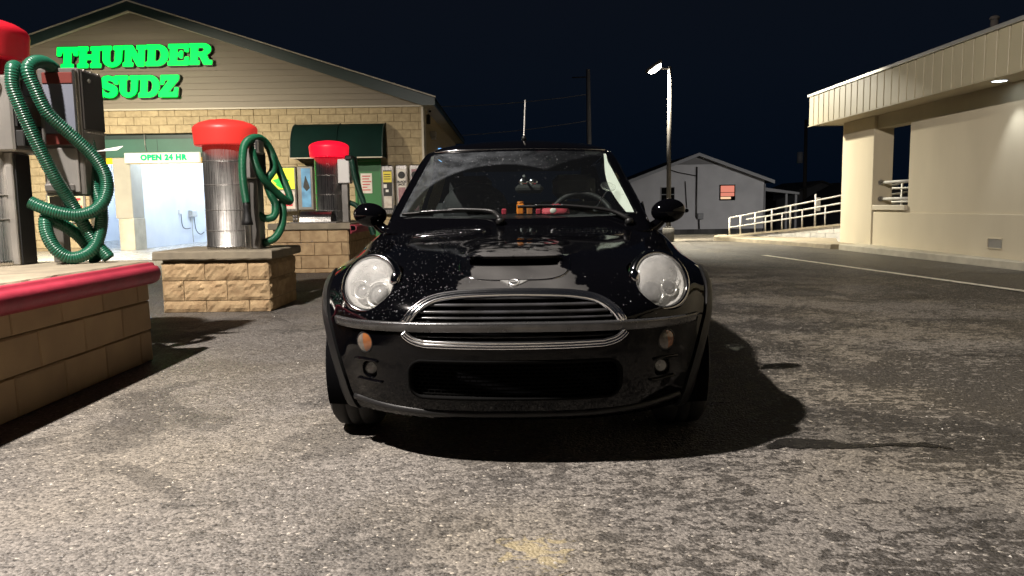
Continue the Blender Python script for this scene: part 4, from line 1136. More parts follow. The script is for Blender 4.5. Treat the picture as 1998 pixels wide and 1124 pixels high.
# ------------------------------------------------------------------ kerb
def kerb_strip(pts_front, pts_back, z, name, m):
    n = len(pts_front)
    vs = []
    for (x, y), (x2, y2) in zip(pts_front, pts_back):
        vs += [(x, y, -.05), (x + .004, y, z - .015), (x + .018, y, z), (x2, y2, z)]
    fs = []
    for i in range(n - 1):
        for k in range(3): fs.append((i * 4 + k, (i + 1) * 4 + k, (i + 1) * 4 + k + 1, i * 4 + k + 1))
    fs.append((0, 1, 2, 3)); fs.append(tuple((n - 1) * 4 + k for k in (3, 2, 1, 0)))
    me = bpy.data.meshes.new(name); me.from_pydata(vs, [], fs); me.materials.append(m)
    import bmesh
    bm = bmesh.new(); bm.from_mesh(me); bmesh.ops.recalc_face_normals(bm, faces=bm.faces); bm.to_mesh(me); bm.free()
    return kind(link(bpy.data.objects.new(name, me)), 'structure')
ky = [-5, 0, 3, 6, 9, 12, 14, 15.6]
kerb_strip([(kerb_x(y), y) for y in ky], [(WX - .036, y) for y in ky], .12, 'kerb', M['concrete_pale'])
far_f = [(6.60, 15.9), (6.46, 16.6), (6.2, 17.6), (5.85, 18.8), (5.5, 19.8), (5.34, 20.3), (5.5, 20.9), (5.8, 21.5)]
far_b = [(7.14, 16.0), (7.14, 16.8), (7.85, 18.6), (7.0, 19.6), (6.4, 20.3), (6.0, 20.8), (5.95, 21.05), (5.95, 21.5)]
kerb_strip(far_f, far_b, .10, 'kerb', M['concrete'])

# ------------------------------------------------------------------ ramp with white block wall and railing
A_ = np.array([5.90, 21.05]); B_ = np.array([8.03, 18.6]); C_ = B_ + (B_ - A_) * .5
rp = thing('ramp', 'white block ramp wall with a concrete coping rising towards the pillar', 'ramp', (7, 20, 0))
dirv = (B_ - A_) / np.linalg.norm(B_ - A_); perp = np.array([-dirv[1], dirv[0]])
LR = float(np.linalg.norm(C_ - A_))
def ramp_z(s): return .10 + (.45 - .10) * s / float(np.linalg.norm(B_ - A_))
ang_r = math.atan2(dirv[1], dirv[0])
nb_ = int(LR / .4)
for i in range(nb_ + 1):
    s0, s1 = i * .4, min(i * .4 + .4, LR)
    if s1 - s0 < .05: continue
    for j, zz in enumerate((.0, .2, .4)):
        off = .2 if j % 2 else 0.0
        a0, a1 = s0 + off, min(s1 + off, LR)
        top0, top1 = ramp_z(a0) - .06, ramp_z(a1) - .06
        if max(top0, top1) < zz + .03 or a1 <= a0: continue
        p0 = A_ + dirv * (a0 + .004); p1 = A_ + dirv * (a1 - .004)
        q0 = p0 + perp * .12; q1 = p1 + perp * .12
        t0, t1 = min(zz + .195, top0), min(zz + .195, top1)
        if t0 <= zz or t1 <= zz: t0 = max(t0, zz + .005); t1 = max(t1, zz + .005)
        mb = MB(); mb.add([(*p0, zz), (*p1, zz), (*p1, t1), (*p0, t0), (*q0, zz), (*q1, zz), (*q1, t1), (*q0, t0)], [(0, 1, 2, 3), (5, 4, 7, 6), (3, 2, 6, 7), (0, 3, 7, 4), (1, 5, 6, 2), (0, 4, 5, 1)])
        mb.obj('block', M['white_block'], rp)
mb = MB(); p0, p1 = A_ - perp * .03, C_ - perp * .03; q0, q1 = A_ + perp * .16, C_ + perp * .16
z0, z1 = ramp_z(0), ramp_z(LR)
mb.add([(*p0, z0 - .055), (*p1, z1 - .055), (*p1, z1), (*p0, z0), (*q0, z0 - .055), (*q1, z1 - .055), (*q1, z1), (*q0, z0)], [(0, 1, 2, 3), (5, 4, 7, 6), (3, 2, 6, 7), (0, 3, 7, 4), (1, 5, 6, 2), (0, 4, 5, 1)])
mb.obj('coping', M['concrete'], rp)
mb = MB(); q2, q3 = A_ + perp * 1.5, C_ + perp * 1.5
mb.add([(*q0, z0 - .02), (*q1, z1 - .02), (*q3, z1 - .02), (*q2, z0 - .02)], [(0, 1, 2, 3)]); mb.obj('ramp_deck', M['concrete_pale'], rp)
rl = thing('railing', 'white pipe railing climbing the ramp towards the pillar', 'railing', (7, 20, .3))
LB_ = float(np.linalg.norm(B_ - A_))
def rail_pt(s, h0, h1):
    p = A_ + dirv * s + perp * .06
    return (p[0], p[1], h0 + (h1 - h0) * s / LB_)
rails = ((.56, 1.14), (.44, .95), (.30, .77))
for k, (h0, h1) in enumerate(rails):
    s0 = 0.02 if k != 1 else .55
    mb = MB(); mb.cyl(rail_pt(s0, h0, h1), rail_pt(LR, h0, h1), .021, seg=10); mb.obj('rail', M['galv'], rl)
for f_, tall in ((.01, 1), (.115, 1), (.25, 1), (.345, 0), (.40, 1), (.49, 0), (.56, 1), (.66, 0), (.765, 2), (.845, 0), (.985, 1), (1.2, 1), (1.4, 1)):
    s = f_ * LB_
    b = rail_pt(s, ramp_z(0), ramp_z(LB_)); top = rail_pt(s, *rails[0 if tall else 1])
    tz = top[2] + (.16 if tall == 2 else 0)
    mb = MB(); mb.cyl(b, (top[0], top[1], tz), .024 if tall else .018, seg=10); mb.obj('post', M['galv'], rl)
    if tall == 2:
        mb = MB(); mb.box(top[0] + .0, top[0] + .11, top[1] - .035, top[1] - .028, top[2] - .26, top[2] + .08); mb.obj('plate', M['white_plastic'], rl)

# ================================================================== lit lamp on its pole
M['footing'] = pm('dark_footing', (.10, .095, .085), (.07, .066, .06), 5, .9, bump=.3, bs=60)  # dark concrete tone for the lamp footings
M['lamp_glow'] = pm('lamp_lens', (1, 1, 1), rough=.3, emit=(1.0, .93, .80), es=24.0)
def lot_lamp(label, base, hgt, arm, head_rot, power, color, ped, lens=True, size=.22, spread=178, spot=False):
    bx_, by_ = base
    t = thing('street_lamp', label, 'street lamp', (bx_, by_, 0))
    mb = MB(); mb.lathe([(0, 0), (.15, 0), (.15, ped - .02), (.13, ped), (0, ped)], (bx_, by_, -.02), 20); mb.obj('footing', M['footing'], t)
    mb = MB(); mb.cyl((bx_, by_, ped - .02), (bx_, by_, hgt), .062, .045, 20); mb.obj('pole', M['pole_bronze'], t)
    mb = MB(); mb.box(bx_ - .09, bx_ + .09, by_ - .09, by_ + .09, ped - .02, ped + .01, .004); mb.obj('base_plate', M['pole_bronze'], t)
    ax, ay = arm
    hx, hy = bx_ + ax, by_ + ay
    mb = MB(); mb.cyl((bx_, by_, hgt - .06), (hx, hy, hgt - .01), .025, seg=8); mb.obj('arm', M['pole_bronze'], t)
    Rm = Matrix.Rotation(head_rot[2], 4, 'Z') @ Matrix.Rotation(head_rot[1], 4, 'Y') @ Matrix.Rotation(head_rot[0], 4, 'X')
    Tm = Matrix.Translation((hx, hy, hgt + .0))
    mb = MB(); mb.box(-.22, .22, -.16, .16, -.03, .05, .02); o = mb.obj('head', M['pole_bronze'], t)
    o.matrix_basis = Tm @ Rm; o.matrix_parent_inverse = Matrix.Translation(-LOC[t.name])
    mb = MB(); mb.lathe([(.19, -.031), (.185, -.065), (.15, -.105), (.08, -.13), (0, -.135)], seg=24); mb.v = [(x, y * .8, z) for x, y, z in mb.v]; o = mb.obj('lens', M['lamp_glow'], t)
    o.matrix_basis = Tm @ Rm; o.matrix_parent_inverse = Matrix.Translation(-LOC[t.name])
    if spot:
        ld = bpy.data.lights.new('lamp_light', 'SPOT'); ld.spot_size = R(spread); ld.spot_blend = .25; ld.shadow_soft_size = size / 2; ld.energy = power; ld.color = color
    else:
        ld = bpy.data.lights.new('lamp_light', 'AREA'); ld.shape = 'DISK'; ld.size = size; ld.energy = power; ld.color = color; ld.spread = R(spread)
    lo = link(bpy.data.objects.new('lamp_light', ld)); lo.parent = t; lo.matrix_parent_inverse = Matrix.Translation(-LOC[t.name])
    lo.matrix_basis = Tm @ Rm @ Matrix.Translation((0, 0, -.15))
    return t
M['pole_bronze'] = pm('bronze_pole', (.06, .055, .05), (.045, .042, .038), 5, .40, metal=.3)
lot_lamp('lit lamp on a tall square pole rising behind the car mirror', (4.06, 19.9), 4.42, (-.40, 0), (R(-2), R(-34), 0), POWER_STREET, C_STREET, .38, spread=136)
lot_lamp('tall lot lamp left of the camera, lighting the black car', (-5.5, 1.35), 6.55, (1.8, 0), (R(4), R(-12), 0), POWER_LOT_LAMP, C_LOT, .6, spread=165, spot=True)
lot_lamp('added unseen lamp behind the stucco building, brightening the grey house', (16.6, 30.5), 5.0, (-.5, 0), (R(34), R(16), 0), POWER_HOUSE_FILL, (1.0, .97, .93), .5)
lot_lamp('lot lamp left of the vacuum stations, lighting the wash front', (-10.4, 12.4), 5.2, (.9, 0), (R(34), R(-2), 0), POWER_BAY_LAMP, C_BAYL, .5, spread=122)

# ================================================================== grey house
HY = 44.0
M['house_found'] = pm('dark_foundation', (.05, .05, .05), rough=.9)  # flat dark grey behind the foundation blocks
M['house_block'] = pm('foundation_block', (.12, .115, .11), (.09, .088, .085), 3, .9, rand=.35)
M['house_panel'] = pm('gable_panel', (.22, .215, .215), (.20, .195, .195), 2, .6)
M['dark_house'] = pm('dim_house_wall', (.10, .10, .105), (.08, .08, .085), 2, .8)
hs = thing('house', 'grey sided gable house in the dark beyond the lamp', 'house', (10.6, 48, -.5))
HX0, HX1, HZ = 6.80, 14.40, -.52
HPX, HPZ = 10.60, 3.72
def hz(x): return HPZ - abs(x - HPX) * .372
mb = MB()
nb = 40; bh_ = .11
for i in range(nb):
    z0 = HZ + i * bh_; z1 = z0 + bh_
    def lim(z):
        if z < hz(HX0) - .1: return HX0, HX1
        d = max((HPZ - .1 - z) / .372, 0); return max(HX0, HPX - d), min(HX1, HPX + d)
    a0, b0 = lim(z0); a1, b1 = lim(z1)
    if b0 - a0 < .05: break
    mb.add([(a0, HY - .018, z0), (b0, HY - .018, z0), (b1, HY, z1), (a1, HY, z1), (a0, HY, z0), (b0, HY, z0)], [(0, 1, 2, 3), (0, 4, 5, 1)])
o = mb.obj('siding', M['house'], hs); o['kind'] = 'stuff'
mb = MB(); mb.prism([(HX0, HZ), (HX1, HZ), (HX1, hz(HX1) - .1), (HPX, HPZ - .1), (HX0, hz(HX0) - .1)], HY + .02, HY + 9); mb.obj('wall', M['house'], hs)
mb = MB(); mb.box(HX0 + .05, HX1 - .05, HY + .05, HY + 9, -1.5, HZ); mb.obj('foundation', M['house_found'], hs)
for i in range(19):
    a = HX0 + .05 + i * .4
    mb = MB(); mb.box(a + .005, min(a + .395, HX1 - .05), HY + .02, HY + .06, -.90 - .2 * (0), HZ - .01); mb.obj('block', M['house_block'], hs)
for s in (-1, 1):
    xe = HPX + s * 4.22
    mb = MB(); mb.prism([(HPX, HPZ + .03), (xe, hz(xe) + .03), (xe, hz(xe) - .10), (HPX, HPZ - .10)], HY - .35, HY + 9.3); mb.obj('roof', M['roof'], hs)
    mb = MB(); mb.prism([(HPX, HPZ + .05), (xe + s * .05, hz(xe) + .035), (xe + s * .05, hz(xe) - .15), (HPX, HPZ - .13)], HY - .40, HY - .352); mb.obj('rake_board', M['house_trim'], hs)
mb = MB(); mb.prism([(HPX - 1.2, HPZ - .58), (HPX + 1.2, HPZ - .58), (HPX, HPZ - .14)], HY - .05, HY - .02); mb.obj('gable_panel', M['house_panel'], hs)
# dark sash window (partly behind the lamp pole)
w = MB(); w.prism([(8.52, 1.04), (9.32, 1.04), (9.32, 1.90), (8.52, 1.90)], HY - .05, HY - .02); wo = w.obj('window', M['house_trim'], hs)
for i in range(2):
    for j in range(2):
        w = MB(); w.box(8.56 + i * .38, 8.90 + i * .38, HY - .056, HY - .051, 1.08 + j * .41, 1.45 + j * .41); w.obj('pane', M['dark_in'], wo)
# lit window with pink blinds
M['pink_blind'] = pm('pink_lit_blind', (.5, .2, .16), rough=.6, emit=(1.0, .30, .20), es=.60)
M['cream_blind'] = pm('cream_lit_blind', (.6, .45, .3), rough=.6, emit=(1.0, .62, .36), es=.85)
w = MB(); w.box(11.86, 12.75, HY - .05, HY - .02, 1.10, 1.98); wo = w.obj('window', M['dark_in'], hs); wo['label'] = 'lit window with pink blind slats'
for (a, b, z0, z1, m_) in ((11.92, 12.69, 1.56, 1.92, 'pink_blind'), (11.92, 12.69, 1.33, 1.53, 'pink_blind'), (11.92, 12.50, 1.17, 1.295, 'cream_blind')):
    w = MB(); w.box(a, b, HY - .058, HY - .0505, z0, z1); w.obj('pane', M[m_], wo)
mb = MB(); mb.tube([(10.55, HY - .06, 3.0), (10.55, HY - .06, .2), (10.6, HY - .06, .1), (10.7, HY - .06, .05), (10.72, HY - .06, -.5)], .045, 8); mb.obj('conduit', M['pole_bronze'], hs)
mb = MB(); mb.box(10.62, 10.95, HY - .12, HY - .02, .05, .40, .02); mb.obj('meter_box', M['house_trim'], hs)
mb = MB(); mb.tube([(8.6, HY - .07, 3.0), (9.5, HY - .06, 2.7), (10.5, HY - .06, 2.5)], .025, 6); mb.tube([(9.9, HY - .06, 2.2), (10.0, HY - .06, .7)], .025, 6); mb.obj('cable', M['pole_bronze'], hs)
mb = MB(); mb.cyl((10.0, HY - .02, .55), (10.0, HY - .10, .55), .11, seg=14); mb.obj('meter', M['dark_in'], hs)
mb = MB(); mb.tube([(14.42, HY - .08, 2.0), (14.42, HY - .08, -.9)], .04, 8); mb.obj('downspout', M['house_trim'], hs)
# side porch
mb = MB(); mb.prism([(14.45, 1.82), (16.6, 1.50), (16.6, 1.38), (14.45, 1.62)], HY + .5, HY + 4); mb.obj('porch_roof', M['house_trim'], hs)
for x in (15.9, 16.45):
    mb = MB(); mb.box(x - .06, x + .06, HY + .6, HY + .72, -.7, 1.5); mb.obj('porch_post', M['house_trim'], hs)
mb = MB(); mb.box(14.45, 15.6, HY + 2.0, HY + 2.1, -.6, 1.6); mb.obj('porch_screen', M['dark_in'], hs)
# dark neighbour roofs
for (cx, w_, hgt, y, label) in ((24.0, 3.4, 2.55, 60, 'dark gabled house roof beyond the ramp railing'), (25.0, 2.3, 2.35, 52, 'low grey gabled roof just over the ramp railing')):
    t = thing('house', label, 'house', (cx, y + 4, -1.0))
    mb = MB(); mb.prism([(cx - w_, -1.4), (cx + w_, -1.4), (cx + w_, hgt - 1.3), (cx, hgt - .1), (cx - w_, hgt - 1.3)], y, y + 8); mb.obj('wall', M['dark_house'], t)
    for s in (-1, 1):
        mb = MB(); mb.prism([(cx, hgt), (cx + s * (w_ + .4), hgt - 1.45), (cx + s * (w_ + .4), hgt - 1.57), (cx, hgt - .12)], y - .4, y + 8.4); mb.obj('roof', M['roof'], t)
# utility poles and wires
t = thing('utility_pole', 'tall dim wooden utility pole rising behind the car roof', 'utility pole', (5.03, 50, -1))
mb = MB(); mb.cyl((5.15, 50, -1.2), (5.02, 50, 9.5), .19, .13, 12); mb.obj('pole', M['pole_wood'], t)
mb = MB(); mb.cyl((4.0, 50, 9.0), (5.0, 50, 9.02), .04, seg=8); mb.obj('arm', M['dark_wood'], t)
t = thing('utility_pole', 'faint utility pole with a transformer can left of the stucco building', 'utility pole', (22.7, 60, -1))
mb = MB(); mb.cyl((22.8, 60, -1.2), (22.75, 60, 7.2), .17, .12, 10); mb.obj('pole', M['dark_wood'], t)
mb = MB(); mb.cyl((22.35, 60, 3.9), (22.35, 60, 4.75), .22, seg=14); mb.obj('transformer', M['house_trim'], t)
for k, (z0, z1, lab) in enumerate(((7.95, 7.6, 'upper faint power line running left from the tall pole'), (6.3, 5.6, 'lower faint power line running left from the tall pole'))):
    P = [(5.03 - 12.0 * u, 50 + 2 * u, z0 + (z1 - z0) * u - 1.0 * u * (1 - u)) for u in np.linspace(0, 1, 16)]
    mb = MB(); mb.tube(P, .022, 6); tag(mb.obj('power_line', M['pole_wood'], None), lab, 'power line', 'power lines')

# ================================================================== the black car
CAR = thing('parked_car', 'small black hatchback with round headlights and hood scoop parked facing the camera', 'car', (0.004, 2.80, 0.0), rotz=R(-1.5))
CAR['_local'] = 1

def tab(zs, vs, sm=9, n=500):
    """smooth lookup table"""
    lo, hi = zs[0], zs[-1]
    x = np.linspace(lo, hi, n); y = np.interp(x, zs, vs)
    k = np.hanning(2 * int(sm) + 3); k /= k.sum()
    yp = np.pad(y, len(k) // 2, mode='reflect', reflect_type='odd')
    y = np.convolve(yp, k, 'valid')
    return lambda q: np.interp(q, x, y)
def smax(a, b, k):
    h = np.maximum(k - np.abs(a - b), 0) / k
    return np.maximum(a, b) + h * h * k * .25
def smin(a, b, k): return -smax(-a, -b, k)

W_Z = tab([.0, .15, .25, .40, .55, .65, .75, .85, .93, 1.00, 1.5], [.76, .78, .805, .832, .846, .840, .812, .768, .72, .66, .60], 14)
S_Z = tab([.0, .15, .20, .26, .34, .45, .55, .60, .64, .68, .72, .78, .84, .90, 1.0, 1.5], [.20, .13, .075, .045, .020, .004, .004, .020, .050, .085, .130, .215, .33, .50, .9, 2.5], 8)
ZC_U = tab([-.5, .0, .1, .2, .3, .45, .6, .75, .9, 1.0, 1.1, 1.2, 1.4, 1.6, 4.5], [.50, .655, .702, .737, .760, .794, .822, .846, .870, .890, .918, .940, .952, .955, .955], 6)
HLX, HLZ = .577, .694
def sstep(a, b, x):
    t = np.clip((x - a) / (b - a), 0, 1); return t * t * (3 - 2 * t)
def F_body(x, u, z):
    ax = np.abs(x)
    a = W_Z(z)
    u0 = .86
    b = u0 - np.minimum(S_Z(z), .80)
    fr = np.maximum(u0 - u, 0) / b
    n = 2.55
    g = ((ax / a) ** n + fr ** n) ** (1 / n)
    d = (g - 1) * .82
    # rear: softly rounded end
    ur = 3.0; br = .64 - .25 * np.maximum(z - .6, 0) - .10 * np.maximum(.35 - z, 0)
    rr = np.maximum(u - ur, 0) / br
    d2 = (((ax / a) ** 3 + rr ** 3) ** (1 / 3) - 1) * .72
    d = np.maximum(d, d2)
    crown = .030 * (ax / .5) ** 2 + .05 * np.maximum(ax - .5, 0)
    # raised hood centre crease
    t = z - (ZC_U(u) - crown)
    f = smax(d, t * .95, .085)
    # headlight pods swell
    r2 = ((ax - HLX) / .20) ** 2 + ((z - HLZ - .01) / .20) ** 2
    f = f - .012 * np.exp(-r2 * 1.6) * (u < .9)
    # wheel-arch flares
    for c_ in (.70, 3.165):
        ra = np.sqrt((u - c_) ** 2 + (z - .315) ** 2)
        f = f - .030 * np.exp(-((ra - .365) / .052) ** 2) * sstep(.50, .66, ax) * (z < .86)
    # scoop: a low rounded wedge on the hood
    e_ = (np.abs(ax / .222) ** 3.4 + np.abs((u - .49) / .235) ** 3.4 + np.abs((z - .757 - .10 * (u - .30)) / .048) ** 2.8) ** (1 / 3.0) - 1
    f = smin(f, e_ * .046, .018)
    f = np.maximum(f, .17 - z)
    return f

GW_Z = tab([.7, .88, .95, 1.05, 1.15, 1.25, 1.33, 1.45], [.70, .695, .675, .642, .605, .570, .540, .47], 14)
def ws_u(x, z):
    ax = np.abs(x)
    return 1.085 + (z - .93) * 1.42 + .20 * ax ** 2 + .10 * ax ** 4
def F_top(x, u, z):
    ax = np.abs(x)
    side = ax - GW_Z(z)
    ws = (ws_u(x, z) - u) * .575
    zr = np.where(u < 2.3, 1.410 - .155 * (u - 2.3) ** 2, 1.410 - .045 * (u - 2.3) ** 2) - .17 * ax ** 2
    top = z - zr
    rear = (u - (3.56 - (z - .95) * .62 - .12 * ax ** 2)) * .85
    f = smax(smax(side, ws, .06), rear, .09)
    f = smax(f, top, .075)
    return np.maximum(f, .86 - z)

def surface_nets(F, lo, hi, h):
    n = [int(round((b - a) / h)) + 1 for a, b in zip(lo, hi)]
    ax = [lo[i] + h * np.arange(n[i]) for i in range(3)]
    V = F(ax[0][:, None, None], ax[1][None, :, None], ax[2][None, None, :]).astype(np.float32)
    s = V < 0
    c = np.zeros([k - 1 for k in n], np.int8)
    for i in (0, 1):
        for j in (0, 1):
            for k in (0, 1):
                c += s[i:n[0] - 1 + i, j:n[1] - 1 + j, k:n[2] - 1 + k]
    act = (c > 0) & (c < 8)
    idx = -np.ones(act.shape, np.int64); ii = np.argwhere(act); idx[act] = np.arange(len(ii))
    P = np.array(lo) + (ii + .5) * h
    f = lambda p: F(p[:, 0], p[:, 1], p[:, 2])
    def grad(p):
        e_ = 2e-3; g = np.zeros_like(p)
        for k in range(3):
            d = np.zeros(3); d[k] = e_
            g[:, k] = (f(p + d) - f(p - d)) / (2 * e_)
        return g
    for _ in range(6):
        g = grad(P); v = f(P)
        step = (v / np.maximum((g * g).sum(1), .04))[:, None] * g
        l = np.linalg.norm(step, axis=1, keepdims=True)
        P = P - step * np.minimum(1, h / np.maximum(l, 1e-9))
    N = grad(P); N /= np.maximum(np.linalg.norm(N, axis=1, keepdims=True), 1e-9)
    quads = []
    for axis in range(3):
        sl0 = [slice(None)] * 3; sl1 = [slice(None)] * 3
        sl0[axis] = slice(0, n[axis] - 1); sl1[axis] = slice(1, n[axis])
        ch = s[tuple(sl0)] != s[tuple(sl1)]
        o = [k for k in range(3) if k != axis]
        e_ = np.argwhere(ch)
        ok = np.ones(len(e_), bool)
        for k in o: ok &= (e_[:, k] > 0) & (e_[:, k] < n[k] - 1)
        e_ = e_[ok]
        def cell(d0, d1):
            q = e_.copy(); q[:, o[0]] += d0; q[:, o[1]] += d1
            return idx[q[:, 0], q[:, 1], q[:, 2]]
        a, b, c_, d = cell(-1, -1), cell(0, -1), cell(0, 0), cell(-1, 0)
        quads.append(np.stack([a, b, c_, d], 1))
    Q = np.vstack(quads); Q = Q[(Q >= 0).all(1)]
    T = np.vstack([Q[:, [0, 1, 2]], Q[:, [0, 2, 3]]])
    fn = np.cross(P[T[:, 1]] - P[T[:, 0]], P[T[:, 2]] - P[T[:, 0]])
    flip = (fn * N[T].mean(1)).sum(1) < 0
    T[flip] = T[flip][:, ::-1]
    return P, N, T

def clip(P, N, T, g):
    """keep the side g > 0, cutting triangles along g = 0"""
    g = np.where(np.abs(g) < 1e-6, 1e-6, g)
    k = (g[T] > 0).sum(1)
    keep = T[k == 3]
    cross = T[(k == 1) | (k == 2)]
    P = list(map(tuple, P)) if False else P
    newP = []; newN = []; cache = {}; base = len(P)
    out = []
    def cut(a, b):
        key = (a, b) if a < b else (b, a)
        if key not in cache:
            t = g[a] / (g[a] - g[b])
            cache[key] = base + len(newP)
            newP.append(P[a] + (P[b] - P[a]) * t); q = N[a] + (N[b] - N[a]) * t
            newN.append(q / max(np.linalg.norm(q), 1e-9))
        return cache[key]
    for a, b, c in cross.tolist():
        v = [a, b, c]; ins = [g[i] > 0 for i in v]
        if sum(ins) == 1:
            i = ins.index(True); p, q, r = v[i], v[(i + 1) % 3], v[(i + 2) % 3]
            out.append((p, cut(p, q), cut(p, r)))
        else:
            i = ins.index(False); p, q, r = v[i], v[(i + 1) % 3], v[(i + 2) % 3]
            x, y = cut(p, q), cut(p, r)
            out.append((x, q, r)); out.append((x, r, y))
    P2 = np.vstack([P, np.array(newP)]) if newP else P
    N2 = np.vstack([N, np.array(newN)]) if newN else N
    T2 = np.vstack([keep, np.array(out, np.int64)]) if out else keep
    used = np.unique(T2); mp = -np.ones(len(P2), np.int64); mp[used] = np.arange(len(used))
    return P2[used], N2[used], mp[T2]

def panel(name, surf, gs, m, parent=None, skirt=.012, gap=.0025, off=0.0):
    P, N, T = surf
    for g in gs:
        if len(T) == 0: return None
        P, N, T = clip(P, N, T, g(P[:, 0], P[:, 1], P[:, 2]) - gap)
    if len(T) == 0: return None
    if off: P = P + N * off
    nP = len(P)
    F_ = T.tolist(); nn = N.tolist(); vv = P.tolist()
    if skirt:
        E_ = np.vstack([T[:, [0, 1]], T[:, [1, 2]], T[:, [2, 0]]])
        key = E_.min(1) * nP + E_.max(1)
        u_, inv, cnt = np.unique(key, return_inverse=True, return_counts=True)
        bd = E_[cnt[inv] == 1]
        vm = {}
        for a, b in bd.tolist():
            for i in (a, b):
                if i not in vm:
                    vm[i] = len(vv)
                    vv.append(vv[i]); vv.append((P[i] - N[i] * skirt).tolist())
                    nn.append(None); nn.append(None)
            F_.append([b, a, vm[a], vm[b]]); F_.append([vm[b], vm[a], vm[a] + 1, vm[b] + 1])
        F_ = [f for f in F_ if len(set(f)) == len(f)]
        # the duplicated ring sits on the edge: drop the zero-area strip
        F_ = [f for f in F_ if not (len(f) == 4 and f[0] < nP and f[1] < nP and f[2] >= nP)]
    me = bpy.data.meshes.new(name); me.from_pydata(vv, [], F_); me.materials.append(m)
    me.polygons.foreach_set('use_smooth', [True] * len(F_))
    me.update()
    if skirt:
        auto = [v.normal.copy() for v in me.vertices]
        nrm = [Vector(q) if q is not None else auto[i] for i, q in enumerate(nn)]
    else: nrm = [Vector(q) for q in nn]
    me.normals_split_custom_set_from_vertices([tuple(q) for q in nrm])
    o = link(bpy.data.objects.new(name, me)); o.parent = parent or CAR
    return o

def solve_u(F, x, z, u0=-.2, u1=1.5):
    """front-most u on the surface at (x, z)"""
    x = np.atleast_1d(np.asarray(x, float)); z = np.atleast_1d(np.asarray(z, float)); x, z = np.broadcast_arrays(x, z)
    us = np.linspace(u0, u1, 341)
    V = F(x[:, None], us[None, :], z[:, None]) < 0
    i = np.argmax(V, 1)
    a = us[np.maximum(i - 1, 0)]; b = us[i]
    for _ in range(22):
        m_ = (a + b) / 2; ins = F(x, m_, z) < 0
        b = np.where(ins, m_, b); a = np.where(ins, a, m_)
    return (a + b) / 2
def solve_z(F, x, u, z0=1.6, z1=.4):
    x = np.atleast_1d(np.asarray(x, float)); u = np.atleast_1d(np.asarray(u, float)); x, u = np.broadcast_arrays(x, u)
    zs = np.linspace(z0, z1, 241)
    V = F(x[:, None], u[:, None], zs[None, :]) < 0
    i = np.argmax(V, 1); a = zs[np.maximum(i - 1, 0)]; b = zs[i]
    for _ in range(22):
        m_ = (a + b) / 2; ins = F(x, u, m_) < 0
        b = np.where(ins, m_, b); a = np.where(ins, a, m_)
    return (a + b) / 2
def normal(F, p):
    p = np.atleast_2d(np.asarray(p, float)); e_ = 2e-3; g = np.zeros_like(p)
    for k in range(3):
        d = np.zeros(3); d[k] = e_
        q1, q0 = p + d, p - d
        g[:, k] = (F(q1[:, 0], q1[:, 1], q1[:, 2]) - F(q0[:, 0], q0[:, 1], q0[:, 2]))
    return g / np.linalg.norm(g, axis=1, keepdims=True)

# ------------------------------------------------------------------ car materials
def paint_mat(name, col=(.0012, .0012, .0017), rough=.022, drops=True):
    m, nt, N, L, b = new_mat(name)
    b.inputs['Base Color'].default_value = (*col, 1)
    b.inputs['Specular IOR Level'].default_value = .22
    tc = N.new('ShaderNodeTexCoord')
    n = N.new('ShaderNodeTexNoise'); n.inputs['Scale'].default_value = 7.0; n.inputs['Detail'].default_value = 6
    L.new(tc.outputs['Object'], n.inputs['Vector'])
    mr = N.new('ShaderNodeMapRange'); mr.inputs['From Min'].default_value = .35; mr.inputs['From Max'].default_value = .7
    mr.inputs['To Min'].default_value = rough; mr.inputs['To Max'].default_value = rough + .045
    L.new(n.outputs['Fac'], mr.inputs['Value']); L.new(mr.outputs[0], b.inputs['Roughness'])
    # fine water film
    n2 = N.new('ShaderNodeTexNoise'); n2.inputs['Scale'].default_value = 240.0; n2.inputs['Detail'].default_value = 2
    L.new(tc.outputs['Object'], n2.inputs['Vector'])
    n3 = N.new('ShaderNodeTexNoise'); n3.inputs['Scale'].default_value = 3.5; n3.inputs['Detail'].default_value = 3
    L.new(tc.outputs['Object'], n3.inputs['Vector'])
    ad = N.new('ShaderNodeMath'); ad.operation = 'MULTIPLY_ADD'; ad.inputs[1].default_value = 22.0
    L.new(n3.outputs['Fac'], ad.inputs[0]); L.new(n2.outputs['Fac'], ad.inputs[2])
    bp = N.new('ShaderNodeBump'); bp.inputs['Strength'].default_value = .010; bp.inputs['Distance'].default_value = .004
    L.new(ad.outputs[0], bp.inputs['Height']); L.new(bp.outputs[0], b.inputs['Normal'])
    return m
M['paint'] = paint_mat('black_car_paint')
